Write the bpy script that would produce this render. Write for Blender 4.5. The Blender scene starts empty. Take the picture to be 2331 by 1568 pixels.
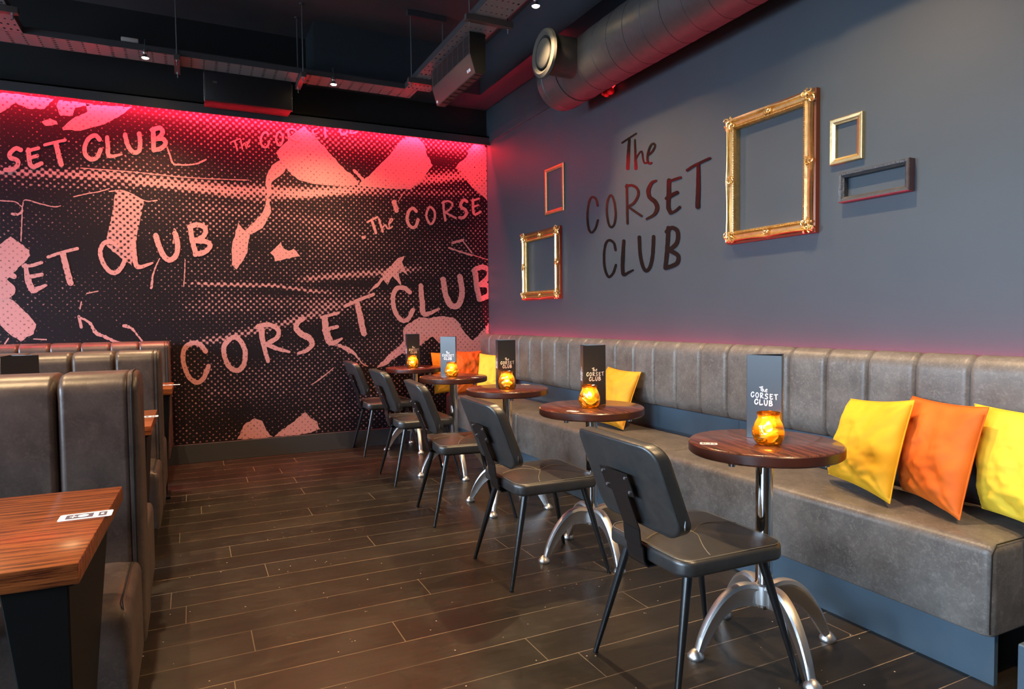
import bpy, bmesh, math, random
from mathutils import Vector, Matrix, noise
from mathutils.geometry import tessellate_polygon
random.seed(7)
PI = math.pi
C = bpy.context.scene.collection
sc = bpy.context.scene

# ------------------------------------------------------------------ camera
F = 1508.7
CH = 1.19
yaw, pitch, roll = [math.radians(v) for v in (-25.878, -2.3565, 0.6093)]
fwd = Vector((math.cos(pitch)*math.cos(yaw), math.cos(pitch)*math.sin(yaw), math.sin(pitch)))
rt0 = Vector((math.sin(yaw), -math.cos(yaw), 0))
dn0 = fwd.cross(rt0)
RT = math.cos(roll)*rt0 + math.sin(roll)*dn0
DN = -math.sin(roll)*rt0 + math.cos(roll)*dn0
cam = bpy.data.cameras.new('camera'); camo = bpy.data.objects.new('camera', cam); C.objects.link(camo)
m3 = Matrix((RT, -DN, -fwd)).transposed()
camo.matrix_world = Matrix.Translation((0, 0, CH)) @ m3.to_4x4()
cam.sensor_width = 36.0; cam.lens = F*36.0/2331.0; cam.sensor_fit = 'HORIZONTAL'
cam.clip_start = 0.02
sc.camera = camo

def ray(x, y): return fwd + RT*((x-1165.5)/F) + DN*((y-784)/F)
def onX(x, y, X):
    d = ray(x, y); t = X/d.x; return Vector((X, d.y*t, CH+d.z*t))
def onY(x, y, Y):
    d = ray(x, y); t = Y/d.y; return Vector((d.x*t, Y, CH+d.z*t))
def onZ(x, y, Z):
    d = ray(x, y); t = (Z-CH)/d.z; return Vector((d.x*t, d.y*t, Z))

# ------------------------------------------------------------------ materials
def newmat(name):
    m = bpy.data.materials.new(name); m.use_nodes = True
    nt = m.node_tree; nt.nodes.clear()
    out = nt.nodes.new('ShaderNodeOutputMaterial'); b = nt.nodes.new('ShaderNodeBsdfPrincipled')
    nt.links.new(b.outputs[0], out.inputs[0])
    return m, nt, b, out
def N(nt, t, **kw):
    n = nt.nodes.new(t)
    for k, v in kw.items():
        if k in n.inputs: n.inputs[k].default_value = v
        else: setattr(n, k, v)
    return n
def coords(nt, scale=(1, 1, 1), rot=(0, 0, 0), kind='Object'):
    tc = N(nt, 'ShaderNodeTexCoord'); mp = N(nt, 'ShaderNodeMapping')
    mp.inputs['Scale'].default_value = scale; mp.inputs['Rotation'].default_value = rot
    nt.links.new(tc.outputs[kind], mp.inputs[0]); return mp.outputs[0]
def ramp(nt, fac, stops):
    r = N(nt, 'ShaderNodeValToRGB'); e = r.color_ramp.elements
    while len(e) < len(stops): e.new(0.5)
    for i, (p, c) in enumerate(stops):
        e[i].position = p; e[i].color = (*c, 1) if len(c) == 3 else c
    nt.links.new(fac, r.inputs[0]); return r.outputs[0]
def bump(nt, b, h, strength=0.2, dist=0.01):
    n = N(nt, 'ShaderNodeBump', Strength=strength, Distance=dist)
    nt.links.new(h, n.inputs['Height']); nt.links.new(n.outputs[0], b.inputs['Normal'])
def mixc(nt, f, a, b_, kind='MIX'):
    n = N(nt, 'ShaderNodeMix', data_type='RGBA', blend_type=kind)
    L = nt.links
    if isinstance(f, (int, float)): n.inputs[0].default_value = f
    else: L.new(f, n.inputs[0])
    for i, v in ((6, a), (7, b_)):
        if isinstance(v, tuple): n.inputs[i].default_value = (*v, 1)
        else: L.new(v, n.inputs[i])
    return n.outputs[2]
def math_(nt, op, a, b_=None, c=None):
    n = N(nt, 'ShaderNodeMath', operation=op)
    for i, v in enumerate((a, b_, c)):
        if v is None: continue
        if isinstance(v, (int, float)): n.inputs[i].default_value = v
        else: nt.links.new(v, n.inputs[i])
    return n.outputs[0]

def plain(name, col, rough=0.5, metal=0.0, nscale=None, nstr=0.1, var=0.0, **kw):
    m, nt, b, o = newmat(name)
    b.inputs['Base Color'].default_value = (*col, 1); b.inputs['Roughness'].default_value = rough
    b.inputs['Metallic'].default_value = metal
    for k, v in kw.items(): b.inputs[k.replace('_', ' ')].default_value = v
    if nscale:
        t = N(nt, 'ShaderNodeTexNoise', Scale=nscale, Detail=6.0)
        nt.links.new(coords(nt), t.inputs['Vector'])
        bump(nt, b, t.outputs[0], nstr, 0.003)
        if var:
            cc = ramp(nt, t.outputs[0], [(0.3, tuple(v*(1-var) for v in col)), (0.7, tuple(min(1, v*(1+var)) for v in col))])
            nt.links.new(cc, b.inputs['Base Color'])
    return m

def leather(name, lo, hi, rough=0.42, grain=420, spec=0.5, mott=9.0, fleck=0.0):
    m, nt, b, o = newmat(name)
    v = coords(nt)
    t1 = N(nt, 'ShaderNodeTexNoise', Scale=mott, Detail=12.0, Roughness=0.72); nt.links.new(v, t1.inputs['Vector'])
    col = ramp(nt, t1.outputs[0], [(0.36, lo), (0.66, hi)])
    if fleck:
        t3 = N(nt, 'ShaderNodeTexNoise', Scale=55.0, Detail=9.0, Roughness=0.8, Distortion=1.2); nt.links.new(v, t3.inputs['Vector'])
        col = mixc(nt, math_(nt, 'MULTIPLY', ramp(nt, t3.outputs[0], [(0.50, (0, 0, 0)), (0.68, (1, 1, 1))]), fleck), col, tuple(min(1, k*1.9) for k in hi))
    nt.links.new(col, b.inputs['Base Color'])
    vo = N(nt, 'ShaderNodeTexVoronoi', Scale=float(grain)); nt.links.new(v, vo.inputs['Vector'])
    t2 = N(nt, 'ShaderNodeTexNoise', Scale=14.0, Detail=3.0); nt.links.new(v, t2.inputs['Vector'])
    h = math_(nt, 'ADD', math_(nt, 'MULTIPLY', vo.outputs[0], 0.12), t2.outputs[0])
    bump(nt, b, h, 0.18, 0.006)
    b.inputs['Roughness'].default_value = rough
    b.inputs['Specular IOR Level'].default_value = spec
    return m

def wood(name, dark, light, along='x', rough=0.3, sc_=1.0):
    m, nt, b, o = newmat(name)
    s = {'x': (1.4*sc_, 15*sc_, 4*sc_), 'y': (15*sc_, 1.4*sc_, 15*sc_)}[along]
    v = coords(nt, s)
    n0 = N(nt, 'ShaderNodeTexNoise', Scale=1.3, Detail=3.0); nt.links.new(v, n0.inputs['Vector'])
    w = N(nt, 'ShaderNodeTexWave', Scale=0.35, Distortion=11.0, Detail=4.0); w.inputs['Detail Scale'].default_value = 1.6
    w.bands_direction = 'Y' if along == 'x' else 'X'
    nt.links.new(v, w.inputs['Vector'])
    n1 = N(nt, 'ShaderNodeTexNoise', Scale=5.0, Detail=8.0, Roughness=0.7)
    nt.links.new(coords(nt, tuple(k*2.2 if k > 10 else k*.8 for k in s)), n1.inputs['Vector'])
    f = math_(nt, 'ADD', math_(nt, 'MULTIPLY', w.outputs[1], 0.14), math_(nt, 'MULTIPLY', n1.outputs[0], 0.90))
    c = ramp(nt, f, [(0.40, dark), (0.50, tuple((a+b_)/2 for a, b_ in zip(dark, light))), (0.66, light)])
    nt.links.new(c, b.inputs['Base Color'])
    bump(nt, b, f, 0.08, 0.002)
    b.inputs['Roughness'].default_value = rough
    b.inputs['Coat Weight'].default_value = 0.35; b.inputs['Coat Roughness'].default_value = 0.15
    return m

M = {}
M['bench'] = leather('bench_leather', (.080, .068, .060), (.150, .132, .118), 0.42, 420, 0.5, 7.0, .55)
M['booth'] = leather('booth_leather', (.048, .033, .028), (.096, .068, .057), 0.38, 420, 0.55, 7.0, .40)
M['black_leather'] = leather('black_leather', (.020, .020, .021), (.033, .032, .031), 0.36, 500, 0.8, 30.0)
M['seam'] = plain('seam_thread', (.20, .17, .12), 0.6)
M['seam_dark'] = plain('seam_dark', (.012, .011, .010), 0.4)
M['blackmetal'] = plain('black_metal', (.008, .008, .009), 0.32, 0.0, Specular_IOR_Level=0.6)
M['blackpanel'] = plain('black_panel', (.004, .004, .004), 0.5, Specular_IOR_Level=0.25)
M['chrome'] = plain('chrome', (.78, .77, .76), 0.07, 1.0)
M['alu'] = plain('cast_aluminium', (.74, .72, .71), 0.40, 1.0, nscale=30, nstr=0.2)
M['screw'] = plain('screw_steel', (.55, .55, .57), 0.25, 1.0)
M['edge_wood'] = plain('table_edge_band', (.060, .016, .009), .3, nscale=9, nstr=.02, var=.3)
M['round_wood'] = wood('round_table_wood', (.030, .008, .005), (.160, .045, .022), 'x', 0.26, 1.6)
M['booth_wood_warm_lit'] = wood('booth_table_wood_warm_lit', (.070, .014, .005), (.42, .115, .028), 'y', 0.30, 2.2)  # orange of the warm lamp light is put into this wood colour
M['wall'] = plain('slate_wall_paint', (.036, .048, .061), 0.50, nscale=3.0, nstr=0.03, var=0.05)
M['kick'] = plain('blue_grey_plinth_paint', (.060, .092, .122), 0.35, nscale=6.0, nstr=0.03, var=0.08)
M['dark'] = plain('black_wall_paint', (.010, .010, .012), 0.55, nscale=5.0, nstr=0.03)
M['ceil'] = plain('ceiling_paint', (.050, .052, .062), 0.7, nscale=4.0, nstr=0.05, var=0.1)
M['trimp'] = plain('trim_paint', (.045, .046, .052), 0.5)
M['steel'] = plain('galvanised_steel', (.22, .23, .25), 0.35, 0.6)
M['duct'] = plain('painted_duct', (.052, .050, .050), 0.45, nscale=26, nstr=0.35, var=0.12)
M['valve'] = plain('valve_paint', (.075, .075, .072), 0.85, Specular_IOR_Level=0.1)
M['gold'] = plain('antique_gold', (.90, .60, .25), 0.30, 1.0, nscale=45, nstr=0.35, var=0.12)
M['goldpale'] = plain('pale_gold', (.88, .68, .34), 0.33, 1.0, nscale=60, nstr=0.25, var=0.08)
M['blackframe'] = plain('black_textured_frame', (.045, .047, .052), 0.30, nscale=120, nstr=0.9)
M['frameside'] = plain('frame_side', (.13, .045, .02), 0.30, 0.3)
M['lid'] = plain('menu_card', (.015, .016, .021), 0.38, Specular_IOR_Level=0.8)
M['ink'] = plain('white_ink', (.85, .85, .85), 0.5)
M['sticker'] = plain('white_sticker', (.8, .8, .8), 0.3)
M['stickerdark'] = plain('sticker_print', (.10, .09, .12), 0.4)
M['pale'] = plain('pale_plastic', (.45, .42, .40), .5)
M['spk'] = plain('speaker_black', (.006, .006, .007), 0.5)
M['heater'] = plain('heater_grey', (.085, .07, .07), 0.35, 0.2)
M['letters'] = plain('gloss_black_vinyl', (.004, .004, .004), 0.2, Specular_IOR_Level=0.45)
M['redglass'] = plain('red_bracket', (.35, .01, .01), 0.3)

def velvet(name, lo, hi):
    m, nt, b, o = newmat(name)
    t = N(nt, 'ShaderNodeTexNoise', Scale=7.0, Detail=5.0); nt.links.new(coords(nt), t.inputs['Vector'])
    nt.links.new(ramp(nt, t.outputs[0], [(0.3, lo), (0.7, hi)]), b.inputs['Base Color'])
    t2 = N(nt, 'ShaderNodeTexNoise', Scale=300.0); nt.links.new(coords(nt), t2.inputs['Vector'])
    bump(nt, b, t2.outputs[0], 0.1, 0.002)
    b.inputs['Roughness'].default_value = 0.75
    b.inputs['Sheen Weight'].default_value = 0.5; b.inputs['Sheen Roughness'].default_value = 0.4
    b.inputs['Sheen Tint'].default_value = (*hi, 1)
    return m
M['yellow'] = velvet('yellow_velvet', (.70, .36, .008), (.82, .46, .012))
M['orange'] = velvet('orange_velvet', (.60, .10, .004), (.74, .15, .006))
M['lemon'] = velvet('lemon_velvet', (.74, .48, .025), (.84, .58, .04))
M['amber_cushion'] = velvet('amber_velvet', (.66, .27, .008), (.76, .34, .012))

def emis(name, col, s):
    m, nt, b, o = newmat(name); nt.nodes.remove(b)
    e = N(nt, 'ShaderNodeEmission', Strength=s); e.inputs[0].default_value = (*col, 1)
    nt.links.new(e.outputs[0], o.inputs[0]); return m
M['bulb'] = emis('lamp_bulb', (1.0, .72, .36), 220.0)
M['led'] = emis('red_led', (1.0, .012, .03), 26.0)
M['redtube'] = emis('red_indicator', (1.0, .02, .03), 3.0)
M['flame'] = emis('candle_flame', (1.0, .80, .42), 40.0)
M['wax'] = emis('glowing_wax', (1.0, .60, .14), 1.9)
M['window'] = emis('daylight_sky', (.62, .80, 1.0), 7.0)

def amber():
    m, nt, b, o = newmat('amber_glass'); nt.nodes.remove(b)
    tr = N(nt, 'ShaderNodeBsdfTransparent'); tr.inputs[0].default_value = (1.0, .74, .32, 1)
    tl = N(nt, 'ShaderNodeBsdfTranslucent'); tl.inputs[0].default_value = (1.0, .60, .10, 1)
    gl = N(nt, 'ShaderNodeBsdfGlossy', Roughness=0.06); gl.inputs[0].default_value = (1, .85, .6, 1)
    t = N(nt, 'ShaderNodeTexWave', Scale=9.0, Distortion=5.0, Detail=1.0); t.wave_type = 'RINGS'; nt.links.new(coords(nt), t.inputs['Vector'])
    bp = N(nt, 'ShaderNodeBump', Strength=0.8, Distance=0.004); nt.links.new(t.outputs[1], bp.inputs['Height'])
    rc = ramp(nt, t.outputs[1], [(.2, (1.0, .50, .10)), (.8, (1.0, .82, .42))]); nt.links.new(rc, tr.inputs[0])
    fr = N(nt, 'ShaderNodeFresnel', IOR=1.6)
    for n in (tl, gl, fr): nt.links.new(bp.outputs[0], n.inputs['Normal'])
    m1 = N(nt, 'ShaderNodeMixShader', Fac=0.22); nt.links.new(tr.outputs[0], m1.inputs[1]); nt.links.new(tl.outputs[0], m1.inputs[2])
    m2 = N(nt, 'ShaderNodeMixShader'); nt.links.new(fr.outputs[0], m2.inputs[0])
    nt.links.new(m1.outputs[0], m2.inputs[1]); nt.links.new(gl.outputs[0], m2.inputs[2]); nt.links.new(m2.outputs[0], o.inputs[0])
    return m
M['amber'] = amber()

def floor_mat():
    m, nt, b, o = newmat('dark_floorboards')
    tc = N(nt, 'ShaderNodeTexCoord'); sp = N(nt, 'ShaderNodeSeparateXYZ'); nt.links.new(tc.outputs['Object'], sp.inputs[0])
    PW = 0.1785
    u = math_(nt, 'DIVIDE', math_(nt, 'SUBTRACT', sp.outputs[0], 2.153-PW*40), PW)
    row = math_(nt, 'FLOOR', u); fu = math_(nt, 'FRACT', u)
    wn = N(nt, 'ShaderNodeTexWhiteNoise', noise_dimensions='1D'); nt.links.new(row, wn.inputs['W'])
    v = math_(nt, 'ADD', math_(nt, 'DIVIDE', sp.outputs[1], 1.55), math_(nt, 'MULTIPLY', wn.outputs[0], 7.3))
    fv = math_(nt, 'FRACT', v); bid = math_(nt, 'FLOOR', v)
    eu = math_(nt, 'MINIMUM', fu, math_(nt, 'SUBTRACT', 1.0, fu))
    ev = math_(nt, 'MINIMUM', fv, math_(nt, 'SUBTRACT', 1.0, fv))
    nz = N(nt, 'ShaderNodeTexNoise', Scale=9.0, Detail=5.0); nt.links.new(tc.outputs['Object'], nz.inputs['Vector'])
    thr = math_(nt, 'MULTIPLY', nz.outputs[0], 0.017)
    su = math_(nt, 'LESS_THAN', eu, thr)
    sv = math_(nt, 'LESS_THAN', ev, 0.0011)
    wn2 = N(nt, 'ShaderNodeTexWhiteNoise', noise_dimensions='2D')
    cb = N(nt, 'ShaderNodeCombineXYZ'); nt.links.new(row, cb.inputs[0]); nt.links.new(bid, cb.inputs[1])
    nt.links.new(cb.outputs[0], wn2.inputs['Vector'])
    g = N(nt, 'ShaderNodeTexNoise', Scale=3.0, Detail=9.0, Roughness=0.7)
    mp = N(nt, 'ShaderNodeMapping'); mp.inputs['Scale'].default_value = (14, 1.5, 1)
    nt.links.new(tc.outputs['Object'], mp.inputs[0]); nt.links.new(mp.outputs[0], g.inputs['Vector'])
    f = math_(nt, 'ADD', math_(nt, 'MULTIPLY', g.outputs[0], 0.75), math_(nt, 'MULTIPLY', wn2.outputs[0], 0.25))
    base = ramp(nt, f, [(0.30, (.009, .0072, .0052)), (0.75, (.029, .0225, .0155))])
    # scuffs and grit
    sc1 = N(nt, 'ShaderNodeTexNoise', Scale=2.2, Detail=10.0, Roughness=0.8); nt.links.new(tc.outputs['Object'], sc1.inputs['Vector'])
    base = mixc(nt, ramp(nt, sc1.outputs[0], [(0.50, (0, 0, 0)), (0.75, (.45, .45, .45))]), base, (.055, .045, .037))
    vo = N(nt, 'ShaderNodeTexVoronoi', Scale=26.0); nt.links.new(tc.outputs['Object'], vo.inputs['Vector'])
    grit = math_(nt, 'LESS_THAN', vo.outputs[0], 0.075)
    gv = math_(nt, 'MULTIPLY', grit, math_(nt, 'GREATER_THAN', nz.outputs[0], 0.55))
    base = mixc(nt, gv, base, (.45, .38, .32))
    base = mixc(nt, math_(nt, 'MULTIPLY', sv, 0.55), base, (.30, .23, .16))
    wear_glint = N(nt, 'ShaderNodeTexNoise', Scale=1.7, Detail=4.0); nt.links.new(tc.outputs['Object'], wear_glint.inputs['Vector'])
    wf = ramp(nt, wear_glint.outputs[0], [(0.35, (.25, .25, .25)), (0.62, (1, 1, 1))])
    base = mixc(nt, math_(nt, 'MULTIPLY', su, wf), base, (.30, .225, .15))  # pale seams: worn board edges plus the light they catch, painted in
    nt.links.new(base, b.inputs['Base Color'])
    nt.links.new(ramp(nt, sc1.outputs[0], [(0.3, (.26, .26, .26)), (0.75, (.46, .46, .46))]), b.inputs['Roughness'])
    bump(nt, b, math_(nt, 'ADD', g.outputs[0], math_(nt, 'MULTIPLY', su, -0.6)), 0.12, 0.004)
    return m
M['floor'] = floor_mat()

def mural_mat():
    # halftone print: light ink shows where the dot screen is below the printed density (stored per vertex)
    m, nt, b, o = newmat('halftone_mural_print')
    at = N(nt, 'ShaderNodeAttribute', attribute_name='ink_density')
    tc = N(nt, 'ShaderNodeTexCoord'); sp = N(nt, 'ShaderNodeSeparateXYZ'); nt.links.new(tc.outputs['Object'], sp.inputs[0])
    P = 0.050
    a = math_(nt, 'MULTIPLY', sp.outputs[1], 2*PI/P); c = math_(nt, 'MULTIPLY', sp.outputs[2], 2*PI/P)
    s = math_(nt, 'MULTIPLY_ADD', math_(nt, 'MULTIPLY', math_(nt, 'COSINE', a), math_(nt, 'COSINE', c)), 0.5, 0.5)
    nz = N(nt, 'ShaderNodeTexNoise', Scale=60.0, Detail=6.0, Roughness=0.9); nt.links.new(tc.outputs['Object'], nz.inputs['Vector'])
    s2 = math_(nt, 'ADD', math_(nt, 'MULTIPLY', s, 0.72), math_(nt, 'MULTIPLY', math_(nt, 'SUBTRACT', nz.outputs[0], 0.40), 1.5))
    d = math_(nt, 'SUBTRACT', math_(nt, 'ADD', at.outputs['Fac'], 0.0), s2)
    f = math_(nt, 'MULTIPLY_ADD', d, 4.2, 0.34); f.node.use_clamp = True
    col = mixc(nt, f, (.0085, .0050, .0085), (.62, .27, .265))
    nt.links.new(col, b.inputs['Base Color']); b.inputs['Roughness'].default_value = 0.6; b.inputs['Specular IOR Level'].default_value = 0.25
    return m
M['mural'] = mural_mat()

def tray_mat():
    m, nt, b, o = newmat('perforated_tray_steel')
    tc = N(nt, 'ShaderNodeTexCoord'); sp = N(nt, 'ShaderNodeSeparateXYZ'); nt.links.new(tc.outputs['Object'], sp.inputs[0])
    u = math_(nt, 'SUBTRACT', math_(nt, 'FRACT', math_(nt, 'DIVIDE', sp.outputs[0], 0.085)), 0.5)
    v = math_(nt, 'SUBTRACT', math_(nt, 'FRACT', math_(nt, 'DIVIDE', sp.outputs[1], 0.036)), 0.5)
    odd = math_(nt, 'GREATER_THAN', math_(nt, 'FRACT', math_(nt, 'DIVIDE', sp.outputs[0], 0.34)), 0.5)
    wu = math_(nt, 'MULTIPLY_ADD', odd, 5.0, 7.5)
    r = math_(nt, 'ADD', math_(nt, 'POWER', math_(nt, 'MULTIPLY', u, wu), 2.0), math_(nt, 'POWER', math_(nt, 'MULTIPLY', v, 5.4), 2.0))
    hole = math_(nt, 'LESS_THAN', r, 1.0)
    flat = math_(nt, 'LESS_THAN', math_(nt, 'ABSOLUTE', sp.outputs[2]), 0.004)
    hole = math_(nt, 'MULTIPLY', hole, flat)
    b.inputs['Base Color'].default_value = (.20, .22, .235, 1); b.inputs['Roughness'].default_value = 0.45
    b.inputs['Metallic'].default_value = 0.2
    tr = N(nt, 'ShaderNodeBsdfTransparent'); mx = N(nt, 'ShaderNodeMixShader')
    nt.links.new(hole, mx.inputs[0]); nt.links.new(b.outputs[0], mx.inputs[1]); nt.links.new(tr.outputs[0], mx.inputs[2])
    nt.links.new(mx.outputs[0], o.inputs[0]); return m
M['tray'] = tray_mat()

def grille_mat():
    m, nt, b, o = newmat('speaker_grille')
    v = coords(nt, (1, 1, 1))
    vo = N(nt, 'ShaderNodeTexVoronoi', Scale=120.0); vo.inputs['Randomness'].default_value = 0.0
    nt.links.new(v, vo.inputs['Vector'])
    nt.links.new(ramp(nt, vo.outputs[0], [(0.30, (.001, .001, .001)), (0.45, (.009, .008, .011))]), b.inputs['Base Color'])
    b.inputs['Roughness'].default_value = 0.4; return m
M['grille'] = grille_mat()

# ------------------------------------------------------------------ helpers
def obj(name, bm, mat, parent=None, smooth=True, sharp=35):
    me = bpy.data.meshes.new(name)
    bmesh.ops.recalc_face_normals(bm, faces=bm.faces[:])
    bm.to_mesh(me); bm.free()
    o = bpy.data.objects.new(name, me); C.objects.link(o)
    for mm in (mat if isinstance(mat, (list, tuple)) else [mat]): me.materials.append(mm)
    if smooth:
        for p in me.polygons: p.use_smooth = True
        try: me.set_sharp_from_angle(angle=math.radians(sharp))
        except Exception: pass
    if parent: o.parent = parent
    return o
def thing(name, label, cat, loc=(0, 0, 0), rz=0, group=None):
    o = bpy.data.objects.new(name, None); C.objects.link(o); o.empty_display_size = 0.1
    o.location = loc; o.rotation_euler = (0, 0, rz); o['label'] = label; o['category'] = cat
    if group: o['group'] = group
    return o
def tag(o, label, cat, group=None):
    o['label'] = label; o['category'] = cat
    if group: o['group'] = group
    return o
def struct(name, bm, mat, **k):
    o = obj(name, bm, mat, **k); o['kind'] = 'structure'; return o
def dup(root, loc, rz, label, group=None):
    r = root.copy(); C.objects.link(r); r.location = loc; r.rotation_euler = (0, 0, rz); r['label'] = label
    if group: r['group'] = group
    for ch in list(root.children):
        c = ch.copy(); C.objects.link(c); c.parent = r
        for g in ch.children:
            d = g.copy(); C.objects.link(d); d.parent = c
    return r
def box(bm, x0, x1, y0, y1, z0, z1, bev=0.0, seg=2):
    t = bmesh.new()
    bmesh.ops.create_cube(t, size=1.0)
    for v in t.verts:
        v.co = Vector(((x0+x1)/2+v.co.x*(x1-x0), (y0+y1)/2+v.co.y*(y1-y0), (z0+z1)/2+v.co.z*(z1-z0)))
    if bev: bmesh.ops.bevel(t, geom=t.edges[:], offset=bev, segments=seg, affect='EDGES', profile=0.5)
    merge(bm, t)
def merge(bm, t):
    me = bpy.data.meshes.new('t'); t.to_mesh(me); t.free(); bm.from_mesh(me); bpy.data.meshes.remove(me)
def NB(): return bmesh.new()
def boxo(name, x0, x1, y0, y1, z0, z1, mat, parent=None, bev=0.0, **k):
    bm = NB(); box(bm, x0, x1, y0, y1, z0, z1, bev); return obj(name, bm, mat, parent, **k)
def tube(bm, pts, rad, n=12, caps=True):
    pts = [Vector(p) for p in pts]; rs = rad if isinstance(rad, (list, tuple)) else [rad]*len(pts)
    rings = []; up = None
    for i, p in enumerate(pts):
        a = pts[max(0, i-1)]; b_ = pts[min(len(pts)-1, i+1)]; d = (b_-a).normalized()
        if up is None:
            up = Vector((0, 0, 1)) if abs(d.z) < 0.9 else Vector((1, 0, 0))
        x = d.cross(up).normalized(); y = x.cross(d).normalized(); up = y
        rings.append([bm.verts.new(p+(x*math.cos(2*PI*k/n)+y*math.sin(2*PI*k/n))*rs[i]) for k in range(n)])
    for i in range(len(rings)-1):
        for k in range(n):
            bm.faces.new((rings[i][k], rings[i][(k+1) % n], rings[i+1][(k+1) % n], rings[i+1][k]))
    if caps:
        bm.faces.new(rings[0]); bm.faces.new(rings[-1][::-1])
def lathe(bm, prof, n=32, origin=(0, 0, 0), axis='z'):
    o = Vector(origin); rings = []
    def P(r, h, a):
        c, s = r*math.cos(a), r*math.sin(a)
        return o+{'z': Vector((c, s, h)), 'y': Vector((c, h, s)), 'x': Vector((h, c, s))}[axis]
    for r, h in prof:
        if r < 1e-6: rings.append([bm.verts.new(P(0, h, 0))])
        else: rings.append([bm.verts.new(P(r, h, 2*PI*k/n)) for k in range(n)])
    for i in range(len(rings)-1):
        A, B = rings[i], rings[i+1]
        for k in range(n):
            if len(A) == 1 and len(B) == 1: continue
            if len(A) == 1: bm.faces.new((A[0], B[k], B[(k+1) % n]))
            elif len(B) == 1: bm.faces.new((A[k], A[(k+1) % n], B[0]))
            else: bm.faces.new((A[k], A[(k+1) % n], B[(k+1) % n], B[k]))
def rrect(w, d, r, n=6):
    pts = []; r = max(r, 0.001)
    for cx, cy, a0 in ((w/2-r, d/2-r, 0), (-w/2+r, d/2-r, PI/2), (-w/2+r, -d/2+r, PI), (w/2-r, -d/2+r, 1.5*PI)):
        for k in range(n+1):
            a = a0+PI/2*k/n; pts.append((cx+r*math.cos(a), cy+r*math.sin(a)))
    return pts
def pad(bm, w, d, z0, z1, rc, re, crown=0.0, n=6, fn=None, dome=6, rb=None):
    """rounded upholstery block: outline rrect, edge radius re (bottom rb), crowned top"""
    rb = re if rb is None else rb
    levels = []
    for k in range(5):
        a = PI/2*k/4; levels.append((rb*(1-math.sin(a)), z0+rb*(1-math.cos(a))))
    for k in range(6):
        a = PI/2*k/5; levels.append((re*(1-math.cos(a)), z1-re*(1-math.sin(a))))
    m = min(w, d)/2
    for k in range(1, dome+1):
        t = k/(dome+0.6); levels.append((re+(m-re)*t, z1+crown*(1-(1-t)**2)))
    rings = []
    for ins, z in levels:
        # inner loops scale towards the centre line
        s = max(0.0, min(1, (ins-re)/(m-re))) if ins > re else 0
        pts = rrect(w-2*ins, d-2*ins, max(rc-ins, (m-ins)*0.25 if ins > rc*0.7 else 0.002), n)
        ring = []
        for x, y in pts:
            p = Vector((x, y, z))
            if fn: p = fn(p)
            ring.append(bm.verts.new(p))
        rings.append(ring)
    L = len(rings[0])
    for i in range(len(rings)-1):
        for k in range(L):
            bm.faces.new((rings[i][k], rings[i][(k+1) % L], rings[i+1][(k+1) % L], rings[i+1][k]))
    bm.faces.new(rings[0][::-1]); bm.faces.new(rings[-1])
def cr(pts, n=8, closed=False):
    P = [Vector(p) for p in pts]
    if len(P) < 3: return P
    out = []; m = len(P)
    for i in range(m if closed else m-1):
        g = (lambda j: P[j % m]) if closed else (lambda j: P[max(0, min(m-1, j))])
        p0, p1, p2, p3 = g(i-1), g(i), g(i+1), g(i+2)
        for k in range(n):
            t = k/n
            out.append(0.5*((2*p1)+(-p0+p2)*t+(2*p0-5*p1+4*p2-p3)*t*t+(-p0+3*p1-3*p2+p3)*t**3))
    if not closed: out.append(P[-1])
    else: out.append(out[0].copy())
    return out
LAY = [0.0]
def ribbon(bm, pts, w, place, closed=False, rough=0.0, n=8, seed=0):
    """brush stroke: pts 2-D control points, w width(s); place maps (x,y) to 3-D"""
    ws = w if isinstance(w, (list, tuple)) else [w, w]
    P = cr([(p[0], p[1], 0) for p in pts], n, closed); rnd = random.Random(seed+len(pts)*7+int(abs(pts[0][0])))
    L = []; R = []
    cnt = len(P)
    for i, p in enumerate(P):
        a = P[max(0, i-1)]; b_ = P[min(cnt-1, i+1)]
        if closed and i in (0, cnt-1): a, b_ = P[-2], P[1]
        d = (b_-a); d = d.normalized() if d.length > 0 else Vector((1, 0, 0)); nn = Vector((-d.y, d.x, 0))
        t = i/(cnt-1)*(len(ws)-1); k = min(int(t), len(ws)-2); ww = ws[k]+(ws[k+1]-ws[k])*(t-k)
        L.append(p+nn*ww/2*(1+rough*rnd.uniform(-1, 1))); R.append(p-nn*ww/2*(1+rough*rnd.uniform(-1, 1)))
    def pl(v):
        LAY[0] += 1e-5; return place(v.x, v.y)
    VL = []; VR = []
    for a_, c_ in zip(L, R):
        q_ = pl(a_); VL.append(bm.verts.new(q_)); VR.append(bm.verts.new(place(c_.x, c_.y)))
    for i in range(cnt-1): bm.faces.new((VL[i], VL[i+1], VR[i+1], VR[i]))
    if not closed:
        for e, VA, VB, sgn in ((0, VL, VR, -1), (cnt-1, VL, VR, 1)):
            c = (L[e]+R[e])/2; h = (L[e]-R[e])/2; dd = Vector((h.y, -h.x, 0))
            if (P[e]-P[1 if e == 0 else cnt-2]).dot(dd) < 0: dd = -dd
            cap = [bm.verts.new(place(*(c+h*math.cos(a)+dd*math.sin(a))[:2])) for a in (PI/5, 2*PI/5, 3*PI/5, 4*PI/5)]
            bm.faces.new([VA[e]]+cap+[VB[e]])
def poly(bm, pts, place):
    vs = [bm.verts.new(place(x, y)) for x, y in pts]
    for tri in tessellate_polygon([[Vector((x, y, 0)) for x, y in pts]]):
        try: bm.faces.new([vs[k] for k in tri])
        except ValueError: pass

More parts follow.
